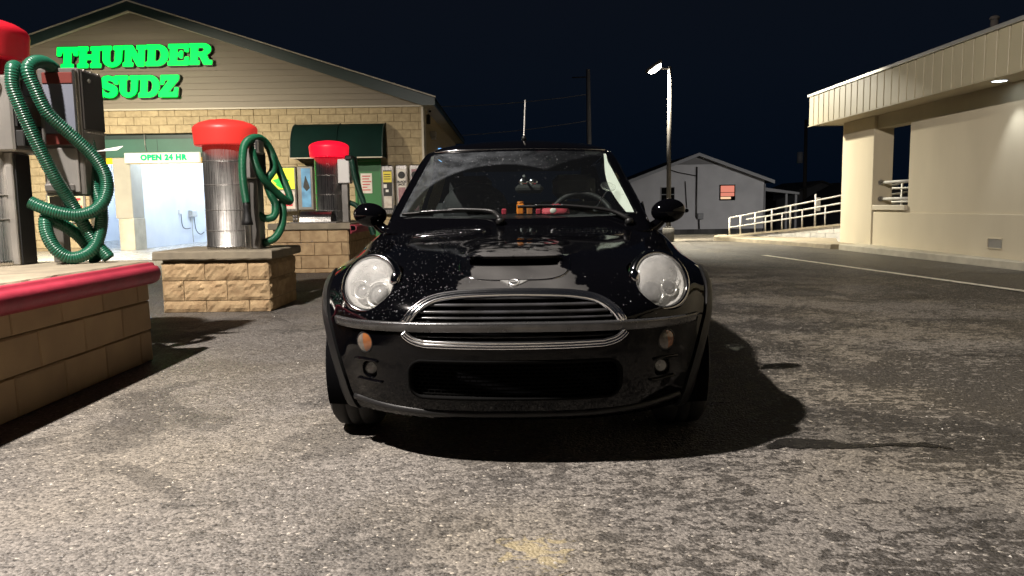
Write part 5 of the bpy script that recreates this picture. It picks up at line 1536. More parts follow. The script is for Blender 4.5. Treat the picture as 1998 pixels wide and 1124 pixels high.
def dusty_paint():
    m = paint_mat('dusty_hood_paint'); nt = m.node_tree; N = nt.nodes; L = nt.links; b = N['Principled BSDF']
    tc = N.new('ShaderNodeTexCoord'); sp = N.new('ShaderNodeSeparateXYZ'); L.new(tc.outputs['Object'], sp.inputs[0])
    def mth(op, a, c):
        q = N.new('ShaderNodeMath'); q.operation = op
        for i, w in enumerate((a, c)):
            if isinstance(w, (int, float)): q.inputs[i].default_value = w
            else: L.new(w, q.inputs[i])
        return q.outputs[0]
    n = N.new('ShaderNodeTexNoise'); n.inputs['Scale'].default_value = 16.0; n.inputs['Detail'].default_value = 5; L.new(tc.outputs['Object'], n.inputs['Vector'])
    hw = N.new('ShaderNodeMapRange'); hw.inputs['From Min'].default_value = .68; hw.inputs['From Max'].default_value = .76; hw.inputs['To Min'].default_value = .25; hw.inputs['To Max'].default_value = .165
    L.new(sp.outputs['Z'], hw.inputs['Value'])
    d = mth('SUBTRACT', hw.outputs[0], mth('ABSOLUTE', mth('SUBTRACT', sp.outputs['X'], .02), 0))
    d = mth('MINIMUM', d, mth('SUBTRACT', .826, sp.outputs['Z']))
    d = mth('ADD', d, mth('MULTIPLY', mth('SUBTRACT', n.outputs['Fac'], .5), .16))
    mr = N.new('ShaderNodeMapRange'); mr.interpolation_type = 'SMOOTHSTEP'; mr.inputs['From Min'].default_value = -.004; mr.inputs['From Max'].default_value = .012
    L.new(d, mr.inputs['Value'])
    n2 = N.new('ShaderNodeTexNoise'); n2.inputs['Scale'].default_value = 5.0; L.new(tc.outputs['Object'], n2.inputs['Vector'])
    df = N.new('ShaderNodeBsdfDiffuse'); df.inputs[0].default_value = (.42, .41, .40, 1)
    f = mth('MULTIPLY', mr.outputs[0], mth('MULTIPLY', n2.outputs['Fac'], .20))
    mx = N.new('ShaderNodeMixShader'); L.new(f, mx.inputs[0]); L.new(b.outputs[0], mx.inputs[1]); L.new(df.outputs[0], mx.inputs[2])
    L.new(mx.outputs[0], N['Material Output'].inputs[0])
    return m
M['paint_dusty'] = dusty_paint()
M['plastic'] = pm('black_trim_plastic', (.007, .007, .0075), (.010, .010, .010), 9, .42, bump=.08, bs=300, spec=.3)
M['strip'] = pm('sheen_bumper_strip', (.16, .16, .165), (.10, .10, .10), 14, .16, .32, metal=.8, bump=.05, bs=60)  # grey metal tone stands in for reflections on a glossy black strip
M['chrome'] = pm('chrome', (.88, .88, .88), rough=.16, metal=1.0)
M['chrome_dark'] = pm('smoked_chrome', (.42, .42, .43), rough=.10, metal=1.0)
M['reflector'] = pm('reflector', (.86, .86, .85), rough=.34, metal=.45)
M['lamp_inner'] = pm('lamp_inner', (.58, .58, .56), rough=.22, metal=.8)
M['lens_head'], *_ = glass_mat('hazed_headlight_lens', (.93, .93, .91), 0.0, .03)
def hazed(name, op):
    m, nt, N, L, last, out = glass_mat(name, (.92, .92, .90), 0.0, .05)
    tc = N.new('ShaderNodeTexCoord')
    n = N.new('ShaderNodeTexNoise'); n.inputs['Scale'].default_value = 11.0; n.inputs['Detail'].default_value = 5
    L.new(tc.outputs['Object'], n.inputs['Vector'])
    mr = N.new('ShaderNodeMapRange'); mr.inputs['From Min'].default_value = .3; mr.inputs['From Max'].default_value = .7
    mr.inputs['To Min'].default_value = op * .7; mr.inputs['To Max'].default_value = op * 1.3
    L.new(n.outputs['Fac'], mr.inputs['Value'])
    df = N.new('ShaderNodeBsdfDiffuse'); df.inputs[0].default_value = (.92, .92, .90, 1)
    tl = N.new('ShaderNodeBsdfTranslucent'); tl.inputs[0].default_value = (.92, .92, .90, 1)
    md = N.new('ShaderNodeMixShader'); md.inputs[0].default_value = .35
    L.new(df.outputs[0], md.inputs[1]); L.new(tl.outputs[0], md.inputs[2])
    mx = N.new('ShaderNodeMixShader'); L.new(mr.outputs[0], mx.inputs[0]); L.new(last, mx.inputs[1]); L.new(md.outputs[0], mx.inputs[2])
    L.new(mx.outputs[0], out.inputs[0])
    return m
M['lens_head'] = hazed('hazed_headlight_lens', .30)
M['lens_fog'] = hazed('fog_lamp_lens', .25)
M['amber'] = pm('amber_lens', (.24, .08, .02), (.14, .06, .03), 30, .12, coat=.5, spec=.8)
M['amber_clear'] = pm('clear_lens_half', (.13, .11, .09), (.09, .08, .07), 30, .12, coat=.5)
M['glass_side'], *_ = glass_mat('side_glass', (.62, .68, .66), 0.0, .01)
def windshield_mat():
    m, nt, N, L, last, out = glass_mat('windshield_glass', (.70, .76, .74), 0.0, .012)
    tc = N.new('ShaderNodeTexCoord'); sp = N.new('ShaderNodeSeparateXYZ'); L.new(tc.outputs['Object'], sp.inputs[0])
    def mth(op, a, c):
        q = N.new('ShaderNodeMath'); q.operation = op
        for i, w in enumerate((a, c)):
            if isinstance(w, (int, float)): q.inputs[i].default_value = w
            else: L.new(w, q.inputs[i])
        return q.outputs[0]
    def arcd(cx, cz, r):
        dx = mth('SUBTRACT', sp.outputs['X'], cx); dz = mth('MULTIPLY', mth('SUBTRACT', sp.outputs['Z'], cz), 1.62)
        d = mth('SQRT', mth('ADD', mth('MULTIPLY', dx, dx), mth('MULTIPLY', dz, dz)), 0)
        return mth('SUBTRACT', d, r)
    a = mth('MINIMUM', arcd(-.08, .915, .50), arcd(.53, .915, .58))
    mr = N.new('ShaderNodeMapRange'); mr.interpolation_type = 'SMOOTHSTEP'
    mr.inputs['From Min'].default_value = -.006; mr.inputs['From Max'].default_value = .014
    L.new(a, mr.inputs['Value'])
    n = N.new('ShaderNodeTexNoise'); n.inputs['Scale'].default_value = 14.0; n.inputs['Detail'].default_value = 4; n.inputs['Roughness'].default_value = .6
    L.new(tc.outputs['Object'], n.inputs['Vector'])
    m2 = N.new('ShaderNodeMapRange'); m2.inputs['From Min'].default_value = .35; m2.inputs['From Max'].default_value = .75; m2.inputs['To Min'].default_value = .02; m2.inputs['To Max'].default_value = .10
    L.new(n.outputs['Fac'], m2.inputs['Value'])
    m3 = N.new('ShaderNodeMapRange'); m3.inputs['From Min'].default_value = -.35; m3.inputs['From Max'].default_value = .25; m3.inputs['To Min'].default_value = 1.0; m3.inputs['To Max'].default_value = .12
    L.new(sp.outputs['X'], m3.inputs['Value'])
    fac = mth('ADD', mth('MULTIPLY', mth('MULTIPLY', mr.outputs[0], m3.outputs[0]), m2.outputs[0]), .004)
    df = N.new('ShaderNodeBsdfDiffuse'); df.inputs[0].default_value = (.55, .60, .66, 1)
    mx = N.new('ShaderNodeMixShader'); L.new(fac, mx.inputs[0]); L.new(last, mx.inputs[1]); L.new(df.outputs[0], mx.inputs[2])
    L.new(mx.outputs[0], out.inputs[0])
    return m
M['glass_front'] = windshield_mat()
M['tyre'] = pm('tyre_rubber', (.014, .014, .014), (.022, .021, .020), 20, .75, bump=.2, bs=90)
M['rim'] = pm('alloy', (.30, .30, .30), rough=.3, metal=1.0)
M['seat_dark'] = pm('dark_seat', (.014, .014, .016), rough=.8, bump=.1, bs=200)
M['seat_grey'] = pm('grey_leather', (.20, .20, .19), (.16, .16, .15), 6, .55, bump=.1, bs=90)
M['dash'] = pm('dashboard', (.018, .018, .019), rough=.65, bump=.1, bs=260)
M['trim_in'] = pm('pale_pillar_trim', (.70, .71, .64), rough=.6)
M['bead'] = pm('water_bead', (.085, .087, .095), rough=.10, spec=.9)  # grey base colour stands in for the glint of the drops
M['lens_dark'] = pm('beam_glass', (.10, .10, .10), rough=.15, coat=.2, spec=.6)
M['orange_dull'] = pm('dull_orange_card', (.35, .12, .03), rough=.5)
M['cup'] = hazed('clear_cup', .12)

# ------------------------------------------------------------------ body panels
H_ = .0155
body = surface_nets(F_body, (-.95, -.12, .12), (.95, 3.80, 1.12), H_)
top = surface_nets(F_top, (-.80, .95, .80), (.80, 3.75, 1.47), H_)
ax_ = np.abs
AX, AZ, AR = .70, .315, .335          # front wheel arch
BXu = 3.165                           # rear axle
def arch_r(u, z, c=AX): return np.sqrt((u - c) ** 2 + (z - AZ) ** 2)
def rrect(x, z, cx, cz, hx, hz, r):
    qx = ax_(x - cx) - hx + r; qz = ax_(z - cz) - hz + r
    return np.minimum(np.maximum(qx, qz), 0) + np.sqrt(np.maximum(qx, 0) ** 2 + np.maximum(qz, 0) ** 2) - r
# headlight frame
hl_c = np.array([HLX, float(solve_u(F_body, HLX, HLZ)[0]), HLZ])
hl_n = normal(F_body, hl_c)[0]
hl_n = np.array([.30, -.87, .39]); hl_n /= np.linalg.norm(hl_n)
def hl_dist(x, u, z, r=.127):
    d = np.stack([ax_(x) - hl_c[0], u - hl_c[1], z - hl_c[2]], -1)
    t = d @ hl_n
    return np.where(ax_(t) < .14, np.linalg.norm(d - t[..., None] * hl_n, axis=-1) - r, 1.0)
# grille outline (front view): half-width at height z
GX = tab([.50, .545, .57, .60, .63, .655, .672, .685, .70], [.43, .425, .420, .392, .350, .290, .215, .04, -.30], 6)
def grille_in(x, z):    # > 0 inside
    return np.minimum(GX(z) - .018 - ax_(x), np.minimum(z - .574, .672 - z - .10 * x * x))
def low_grille(x, z):   # > 0 inside
    return -rrect(x, z, 0, .520, .395, .034, .030)
def intake(x, z): return -rrect(x, z, 0, .345, .405, .075, .055)
def slot(x, u, z): return np.minimum(np.minimum(-rrect(x, z, 0, .7765, .180, .0155, .0145), u - .215), .40 - u)
def fog_in(x, z): return -rrect(ax_(x), z, .575, .362, .032, .032, .026)
BUMP_Z = lambda x, u: .572 - .030 * np.clip((u - .02) / .4, 0, 1)
front_u = lambda x, u, z: 1.22 - u
hood_line = lambda x, u, z: z - BUMP_Z(x, u)
out_arch = lambda r: (lambda x, u, z: np.where(u < 2.0, arch_r(u, z), arch_r(u, z, BXu)) - r)
cowl = lambda x, u, z: 1.155 + .10 * x * x - u
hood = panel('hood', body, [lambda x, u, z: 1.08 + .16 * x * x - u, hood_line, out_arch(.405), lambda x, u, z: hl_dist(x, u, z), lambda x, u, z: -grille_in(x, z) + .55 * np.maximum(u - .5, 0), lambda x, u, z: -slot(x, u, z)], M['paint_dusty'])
bumper = panel('front_bumper', body, [lambda x, u, z: .95 - u, lambda x, u, z: -hood_line(x, u, z) - .002, out_arch(.405), lambda x, u, z: -low_grille(x, z), lambda x, u, z: -intake(x, z), lambda x, u, z: -fog_in(x, z)], M['paint'])
panel('cowl_panel', body, [lambda x, u, z: u - 1.083 - .16 * x * x, lambda x, u, z: 1.45 - u, lambda x, u, z: z - .86, lambda x, u, z: .68 - ax_(x)], M['plastic'])
for s in (-1, 1):
    sd = lambda x, u, z, s=s: s * x
    panel('arch_trim', body, [sd, lambda x, u, z: 2.0 - u, out_arch(AR), lambda x, u, z: .405 - arch_r(u, z), lambda x, u, z: ax_(x) - .60], M['plastic'], off=.008, skirt=.03)
    panel('arch_trim', body, [sd, lambda x, u, z: u - 2.0, out_arch(AR), lambda x, u, z: .405 - arch_r(u, z, BXu), lambda x, u, z: ax_(x) - .60], M['plastic'], off=.008, skirt=.03)
    panel('front_fender', body, [sd, lambda x, u, z: u - 1.08 - .16 * x * x, lambda x, u, z: 1.34 - u, out_arch(.405), lambda x, u, z: np.maximum(ax_(x) - .68, .86 - z), lambda x, u, z: z - .26], M['paint'])
    panel('door', body, [sd, lambda x, u, z: u - 1.345, lambda x, u, z: 2.42 - u, lambda x, u, z: ax_(x) - .55, lambda x, u, z: z - .26], M['paint'])
    panel('rear_quarter', body, [sd, lambda x, u, z: u - 2.425, lambda x, u, z: 3.64 - u, out_arch(.405), lambda x, u, z: ax_(x) - .55, lambda x, u, z: z - .26], M['paint'])
    panel('sill', body, [sd, lambda x, u, z: u - .9, lambda x, u, z: 3.0 - u, lambda x, u, z: .258 - z, out_arch(.405), lambda x, u, z: ax_(x) - .5], M['plastic'])
    mb = MB(); hx = float(.5 * 0 + .835); mb.cyl((s * .835, 2.18, .80), (s * .835, 2.32, .805), .014, seg=8); mb.obj('door_handle', M['chrome'], CAR)
panel('tailgate', body, [lambda x, u, z: u - 3.05, lambda x, u, z: .55 - ax_(x), lambda x, u, z: z - .58], M['paint'])
panel('rear_bumper', body, [lambda x, u, z: u - 3.3, lambda x, u, z: .55 - ax_(x), lambda x, u, z: .578 - z], M['paint'])
for s in (-1, 1):
    mb = MB(); mb.ellipsoid((s * .56, 3.60, .74), (.08, .03, .10), 16, 10); mb.obj('tail_light', M['red_rail'], CAR)
# inner dark shell and underbody so that nothing shows through
mb = MB(); mb.box(-.50, .50, .42, 1.10, .24, .62); mb.obj('engine_bay', M['dark_in'], CAR)
mb = MB(); mb.box(-.50, .50, .30, 3.4, .19, .239); mb.obj('underbody', M['dark_in'], CAR)
for s in (-1, 1):
    mb = MB(); ang = np.linspace(R(-25), R(205), 24)
    v = []; f = []
    for a in ang:
        v += [(s * .58, AX + .36 * math.cos(a), AZ + .36 * math.sin(a)), (s * .80, AX + .345 * math.cos(a), AZ + .345 * math.sin(a))]
    for i in range(len(ang) - 1): f.append((2 * i, 2 * i + 1, 2 * i + 3, 2 * i + 2))
    mb.add(v, f, True); mb.obj('wheel_liner', M['dark_in'], CAR)

# ------------------------------------------------------------------ glasshouse
def ws_in(x, z):
    return np.minimum(np.minimum((GW_Z(z) - .060) - ax_(x), z - .935 - .035 * x * x), 1.300 + .004 - .035 * x * x - z)
def is_front(x, u, z): return ws_u(x, z) + .10 - u
ROOF_Z = lambda x, u: 1.325 - .03 * x * x - .02 * np.clip((u - 1.7) / 1.5, 0, 1)
side_in = lambda x, u, z: np.minimum(np.minimum(z - .955, 1.285 - z), np.minimum(u - (ws_u(x, z) + .10), 3.28 - (z - .95) * .62 - u))
rear_in = lambda x, u, z: np.minimum(np.minimum(.46 - ax_(x), np.minimum(z - 1.02, 1.27 - z)), u - 3.0)
panel('roof', top, [lambda x, u, z: z - ROOF_Z(x, u)], M['paint'], skirt=.02)
wsg = panel('windshield', top, [lambda x, u, z: ws_in(x, z), is_front], M['glass_front'], skirt=0, gap=0)
panel('windshield_frame', top, [lambda x, u, z: ROOF_Z(x, u) - z, lambda x, u, z: -np.minimum(ws_in(x, z), is_front(x, u, z)), lambda x, u, z: ws_u(x, z) + .10 - u], M['paint'], skirt=.02)
for s in (-1, 1):
    sd = lambda x, u, z, s=s: s * x
    panel('side_window', top, [sd, lambda x, u, z: side_in(x, u, z), lambda x, u, z: 2.36 - u, lambda x, u, z: ax_(x) - .3], M['glass_side'], skirt=0, gap=0)
    panel('quarter_window', top, [sd, lambda x, u, z: side_in(x, u, z), lambda x, u, z: u - 2.44, lambda x, u, z: ax_(x) - .3], M['glass_side'], skirt=0, gap=0)
    panel('pillar', top, [sd, lambda x, u, z: ROOF_Z(x, u) - z, lambda x, u, z: -np.minimum(side_in(x, u, z), ax_(u - 2.40) - .04), lambda x, u, z: u - ws_u(x, z) - .10, lambda x, u, z: ax_(x) - .46], M['paint'], skirt=.02)
panel('rear_window', top, [rear_in], M['glass_side'], skirt=0, gap=0)
panel('hatch_frame', top, [lambda x, u, z: ROOF_Z(x, u) - z, lambda x, u, z: -rear_in(x, u, z), lambda x, u, z: u - 2.9, lambda x, u, z: .46 - ax_(x)], M['paint'], skirt=.02)
# bright trims along the windshield edges
for s in (-1, 1):
    zz = np.linspace(.915, 1.318, 40); xx = s * (GW_Z(zz) - .018)
    uu = solve_u(F_top, xx, zz, .9, 2.4)
    P = np.stack([xx, uu, zz], 1); Nn = normal(F_top, P)
    mb = MB(); mb.sweep(P, Nn, [(-.004, -.004), (.005, -.004), (.007, 0), (.005, .004), (-.004, .004)]); mb.obj('pillar_trim', M['chrome_dark'], CAR)
xx = np.linspace(-.50, .50, 50); zz = 1.318 - .035 * xx * xx; uu = solve_u(F_top, xx, zz, 1.2, 2.4)
P = np.stack([xx, uu, zz], 1); mb = MB(); mb.sweep(P, normal(F_top, P), [(-.004, -.005), (.006, -.005), (.008, 0), (.006, .005), (-.004, .005)]); mb.obj('header_trim', M['chrome_dark'], CAR)

# ------------------------------------------------------------------ grille and front trims
def front_path(pts, n=160):
    P = smooth_path([(x, 0, z) for x, z in pts], .006)
    u = solve_u(F_body, P[:, 0], P[:, 2], -.2, 1.0)
    Q = np.stack([P[:, 0], u, P[:, 2]], 1)
    return Q, normal(F_body, Q)
ridge = [(-.010, -.019), (.004, -.019), (.010, -.016), (.012, -.011), (.006, -.0075), (.006, -.0045), (.012, -.002), (.012, .002), (.006, .0045), (.006, .0075), (.012, .011), (.010, .016), (.004, .019), (-.010, .019)]
gpts = [(-.408, .562), (-.398, .580), (-.376, .606), (-.345, .630), (-.305, .648), (-.25, .659), (-.17, .666), (0, .670), (.17, .666), (.25, .659), (.305, .648), (.345, .630), (.376, .606), (.398, .580), (.408, .562)]
Q, Nq = front_path(gpts)
mb = MB(); mb.sweep(Q, Nq, ridge); mb.obj('grille_surround', M['chrome'], CAR)
lpts = [(-.418, .527), (-.404, .512), (-.380, .498), (-.345, .489), (-.30, .486), (0, .483), (.30, .486), (.345, .489), (.380, .498), (.404, .512), (.418, .527)]
Q, Nq = front_path(lpts)
mb = MB(); mb.sweep(Q, Nq, [(a, b * .82) for a, b in ridge]); mb.obj('lower_surround', M['chrome'], CAR)
def bar_at(z, hw, r, name, m, inset=.02, n=60, prof=None):
    xx = np.linspace(-hw, hw, n); zz = np.full(n, z)
    u = solve_u(F_body, xx, zz, -.2, 1.2) + inset
    P = np.stack([xx, u, zz], 1)
    mb = MB()
    Nn = np.tile(np.array([[0, -1.0, 0]]), (n, 1))
    pr = prof or [(r * 1.6 * math.cos(R(a)), r * math.sin(R(a))) for a in range(0, 360, 30)]
    mb.sweep(P, Nn, pr); return mb.obj(name, m, CAR)
M['mesh_black'] = pm('black_mesh', (.003, .003, .003), rough=.8, spec=.05)
M['bar'] = pm('grille_bar', (.05, .05, .055), (.03, .03, .03), 14, .22, metal=.3)
for z, hw in ((.650, .265), (.626, .325), (.602, .362)):
    bar_at(z, hw, .0075, 'grille_bar', M['bar'], .018)
bar_at(.580, .385, .006, 'grille_bar', M['bar'], .022)
for z in (.534, .512):
    bar_at(z, .375, .006, 'grille_bar', M['bar'], .020)
for name, x0, z0, z1, ins in (('grille_backing', .42, .48, .655, .075), ('intake_backing', .44, .25, .44, .09)):
    xx = np.linspace(-x0, x0, 40); v = []; f = []
    for z in (z0, (z0 + z1) / 2, z1):
        u = solve_u(F_body, xx, np.full(40, (z0 + z1) / 2), -.2, 1.2) + ins
        v += [(a, b, z) for a, b in zip(xx, u)]
    for j in range(2):
        for i in range(39): a = j * 40 + i; f.append((a, a + 1, a + 41, a + 40))
    mb = MB(); mb.add(v, f, True); mb.obj(name, M['dark_in'], CAR)
# bumper strip
xx = np.linspace(-.735, .735, 120); zz = .5525 - .010 * (np.abs(xx) / .735) ** 2
u = solve_u(F_body, xx, zz, -.2, 1.2); P = np.stack([xx, u, zz], 1)
Nn = normal(F_body, P); Nn[:, 2] = 0; Nn /= np.linalg.norm(Nn, axis=1, keepdims=True)
pr = [(-.01, .020), (.005, .0198), (.0075, .0185), (.0115, -.010), (.0105, -.0135), (.007, -.017), (-.01, -.018)]
mb = MB(); mb.sweep(P, Nn, pr); mb.obj('bumper_strip', M['strip'], CAR)
# intake mesh: small honeycomb-like lattice
mb = MB()
def lattice_u(x, z): return solve_u(F_body, x, np.full_like(x, .345), -.2, 1.2) + .035
zs_ = np.linspace(.272, .418, 11)
xl = np.linspace(-.40, .40, 50)
ul = lattice_u(xl, None)
for k, z in enumerate(zs_):
    P = np.stack([xl, ul, np.full(50, z)], 1); mb.sweep(P, np.tile([[0, -1.0, 0]], (50, 1)), [(.004, -.0022), (.004, .0022), (-.004, .0022), (-.004, -.0022)], False)
for k in range(len(zs_) - 1):
    xs2 = np.arange(-.395 + (k % 2) * .0125, .396, .025); us2 = lattice_u(xs2, None)
    for a, b in zip(xs2, us2): mb.box(a - .0018, a + .0018, b - .0035, b + .0035, zs_[k], zs_[k + 1])
o = mb.obj('intake_mesh', M['mesh_black'], CAR); o['kind'] = 'stuff'
# intake frame lip
th = np.linspace(0, 2 * math.pi, 140)
def rr_path(cx, cz, hx, hz, r, n=24):
    pts = []
    for (sx, sz, a0) in ((1, 1, 0), (-1, 1, 90), (-1, -1, 180), (1, -1, 270)):
        for k in range(n + 1):
            a = R(a0 + 90 * k / n); pts.append((cx + sx * (hx - r) + r * math.cos(a), cz + sz * (hz - r) + r * math.sin(a)))
    pts.append(pts[0]); return np.array(pts)
def lip(pts, name, m, pr):
    u = solve_u(F_body, pts[:, 0], pts[:, 1], -.2, 1.2); P = np.stack([pts[:, 0], u, pts[:, 1]], 1)
    mb = MB(); mb.sweep(P, normal(F_body, P), pr, caps=False); return mb.obj(name, m, CAR)
rp_ = []
base = rr_path(0, .345, .405, .075, .055)
dd = np.r_[0, np.cumsum(np.linalg.norm(np.diff(base, axis=0), axis=1))]; tt = np.linspace(0, dd[-1], 260)
base = np.stack([np.interp(tt, dd, base[:, 0]), np.interp(tt, dd, base[:, 1])], 1)
lip(base, 'intake_frame', M['mesh_black'], [(-.03, -.004), (.002, -.006), (.004, 0), (.002, .006), (-.03, .004)])
# front lip spoiler
xx = np.linspace(-.665, .665, 80); zz = .205 + .02 * (np.abs(xx) / .665) ** 4; u = solve_u(F_body, xx, zz, -.2, 1.2); P = np.stack([xx, u, zz], 1)
mb = MB(); mb.sweep(P, np.tile([[0, -1.0, 0]], (80, 1)), [(-.05, .010), (.006, .012), (.012, .0), (.004, -.016), (-.05, -.012)]); mb.obj('lip_spoiler', M['plastic'], CAR)
# scoop mouth lining
xx = np.linspace(-.186, .186, 40); u = solve_u(lambda x, u, z: F_body(x, u, z), xx, np.full(40, .7765), .22, 1.0)
v = []; f = []
for (dz, du) in ((-.018, .004), (-.018, .10), (.018, .10), (.018, .004)): v += [(a, b + du, .7765 + dz) for a, b in zip(xx, u)]
for j in range(3):
    for i in range(39): f.append((j * 40 + i, j * 40 + i + 1, (j + 1) * 40 + i + 1, (j + 1) * 40 + i))
mb = MB(); mb.add(v, f, True); mb.obj('scoop_lining', M['dark_in'], CAR)
a_ = np.linspace(R(178), R(362), 120)
sx_ = np.sign(np.cos(a_)) * np.abs(np.cos(a_)) ** .45 * .222; sz_ = .770 + np.sign(np.sin(a_)) * np.abs(np.sin(a_)) ** .8 * .060
su_ = solve_u(F_body, sx_, sz_, -.2, 1.2); P = np.stack([sx_, su_, sz_], 1)
mb = MB(); mb.sweep(P, normal(F_body, P), [(-.003, -.004), (.003, -.003), (.0045, 0), (.003, .003), (-.003, .004)]); mb.obj('scoop_trim', M['chrome_dark'], CAR)

# ------------------------------------------------------------------ headlights
def frame_from(n, s):
    n = np.array([n[0] * s, n[1], n[2]]); up = np.array([0, 0, 1.0]); t1 = np.cross(up, n); t1 /= np.linalg.norm(t1); t2 = np.cross(n, t1)
    return n, t1, t2
def place_local(mb_pts, c, n, t1, t2): return [tuple(c + p[0] * t1 + p[1] * t2 + p[2] * n) for p in mb_pts]
def loc_mesh(mb, c, n, t1, t2, name, m, parent):
    mb.v = place_local([np.array(p) for p in mb.v], c, n, t1, t2)
    return mb.obj(name, m, parent)
for s in (-1, 1):
    c = np.array([hl_c[0] * s, hl_c[1], hl_c[2]]); n, t1, t2 = frame_from(hl_n, s)
    hl = MB(); hl.lathe([(.104, -.030), (.106, .0), (.110, .014), (.118, .016), (.127, .008), (.1315, -.004), (.131, -.022)], seg=64)
    ring = loc_mesh(hl, c, n, t1, t2, 'headlight', M['chrome_dark'], CAR)
    bw = MB(); bw.lathe([(.104, .0), (.100, -.030), (.085, -.052), (.05, -.062), (0, -.064)], seg=48)
    loc_mesh(bw, c, n, t1, t2, 'reflector', M['reflector'], ring)
    # brow that splits the lamp
    inner = -s  # towards the car's middle in t1 terms is decided by sign
    t1s = 1 if t1[0] * s < 0 else -1     # local +x towards the middle when t1s = 1
    def lx(v): return v * t1s
    for (cx, cy, r_, dep, nm) in ((.026, -.036, .050, -.030, 'main_beam'), (-.050, -.022, .033, -.026, 'side_beam')):
        l = MB(); l.lathe([(r_ * 1.06, -.012), (r_ * 1.10, .0), (r_, .006), (r_ * .86, -.004), (r_ * .82, -.022)], (lx(cx), cy, dep), 32)
        loc_mesh(l, c, n, t1, t2, nm, M['lamp_inner'], ring)
        l = MB(); l.ellipsoid((lx(cx), cy, dep - .016), (r_ * .80, r_ * .80, r_ * .45), 24, 12)
        loc_mesh(l, c, n, t1, t2, nm + '_lens', M['lens_dark'] if 'lens_dark' in M else M['glass_side'], ring)
    # eyebrow ridges
    br = MB()
    br.tube([(lx(v), yv, -.018) for v, yv in ((.098, -.002), (.07, .018), (.03, .024), (-.005, .012), (-.018, -.004))], .0035, 6)
    br.tube([(lx(v), yv, -.018) for v, yv in ((-.018, -.004), (-.035, .014), (-.06, .018), (-.085, .012), (-.098, .004))], .0035, 6)
    loc_mesh(br, c, n, t1, t2, 'brow', M['chrome'], ring)
    # lens dome
    ln = MB(); ln.lathe([(.1065, .006), (.100, .016), (.085, .025), (.06, .033), (.03, .037), (0, .038)], seg=56)
    loc_mesh(ln, c, n, t1, t2, 'lens', M['lens_head'], ring)
    # small washer bump on the inner edge of the ring
    wb = MB(); wb.ellipsoid((lx(.112), .022, .012), (.020, .030, .014), 20, 10)
    loc_mesh(wb, c, n, t1, t2, 'ring_bump', M['chrome_dark'], ring)

# ------------------------------------------------------------------ indicators and fog lamps
for s in (-1, 1):
    x = .586 * s; z = .475
    u = float(solve_u(F_body, x, z)[0]); c = np.array([x, u, z]); n = normal(F_body, c)[0]; nn_ = np.array([n[0] * .75, n[1], n[2] * .3]); nn_ /= np.linalg.norm(nn_)
    t1 = np.cross([0, 0, 1.0], nn_); t1 /= np.linalg.norm(t1); t2 = np.cross(nn_, t1)
    l = MB(); l.lathe([(.043, -.014), (.043, .002), (.039, .006), (.036, .004)], seg=32)
    base_o = loc_mesh(l, c, nn_, t1, t2, 'turn_signal', M['plastic'], CAR)
    for half, mm in ((1, M['amber']), (-1, M['amber_clear'])):
        v = [(0, 0, .012)]; f = []
        na = 14
        for (r_, h_) in ((.013, .0115), (.026, .009), (.0365, .004)):
            for i in range(na + 1):
                a = R(-80 + 180 * i / na) if half == 1 else R(100 + 180 * i / na)
                v.append((r_ * math.cos(a), r_ * math.sin(a), h_))
        for i in range(na): f.append((0, 1 + i, 2 + i))
        for k in range(2):
            for i in range(na):
                a = 1 + k * (na + 1) + i; f.append((a, a + na + 1, a + na + 2, a + 1))
        l = MB(); l.add(v, f, True); loc_mesh(l, c, nn_, t1, t2, 'lens', mm, base_o)
    x = .575 * s; z = .362; u = float(solve_u(F_body, x, z)[0]) + .03; c = np.array([x, u, z])
    n2 = np.array([.15 * s, -1, 0]); n2 /= np.linalg.norm(n2); t1 = np.cross([0, 0, 1.0], n2); t1 /= np.linalg.norm(t1); t2 = np.cross(n2, t1)
    l = MB(); l.lathe([(.06, -.02), (.030, -.012), (.027, .0), (.024, -.004), (.022, -.03), (0, -.04)], seg=28)
    fo = loc_mesh(l, c, n2, t1, t2, 'fog_lamp', M['plastic'], CAR)
    l = MB(); l.lathe([(.024, -.002), (.018, .006), (.009, .010), (0, .011)], seg=24); loc_mesh(l, c, n2, t1, t2, 'lens', M['lens_fog'], fo)
    l = MB(); l.lathe([(.022, -.004), (.016, -.018), (0, -.022)], seg=24); loc_mesh(l, c, n2, t1, t2, 'reflector', M['reflector'], fo)
    # brow crease over the fog lamp
    xx = np.linspace(.535, .64, 20) * s; zz = .405 - .02 * ((np.abs(xx) - .585) / .06) ** 2 * 0.3; u = solve_u(F_body, xx, zz)
    P = np.stack([xx, u, zz], 1); mb = MB(); mb.sweep(P, normal(F_body, P), [(-.004, -.005), (.010, -.003), (.004, .006), (-.004, .006)]); mb.obj('fog_brow', M['paint'], CAR)
    xx = np.linspace(.52, .63, 20) * s; zz = .318 + .10 * (np.abs(xx) - .52) ** 2; u = solve_u(F_body, xx, zz)
    P = np.stack([xx, u, zz], 1); mb = MB(); mb.sweep(P, normal(F_body, P), [(-.004, -.005), (.008, -.003), (.008, .003), (-.004, .005)]); mb.obj('fog_brow', M['paint'], CAR)

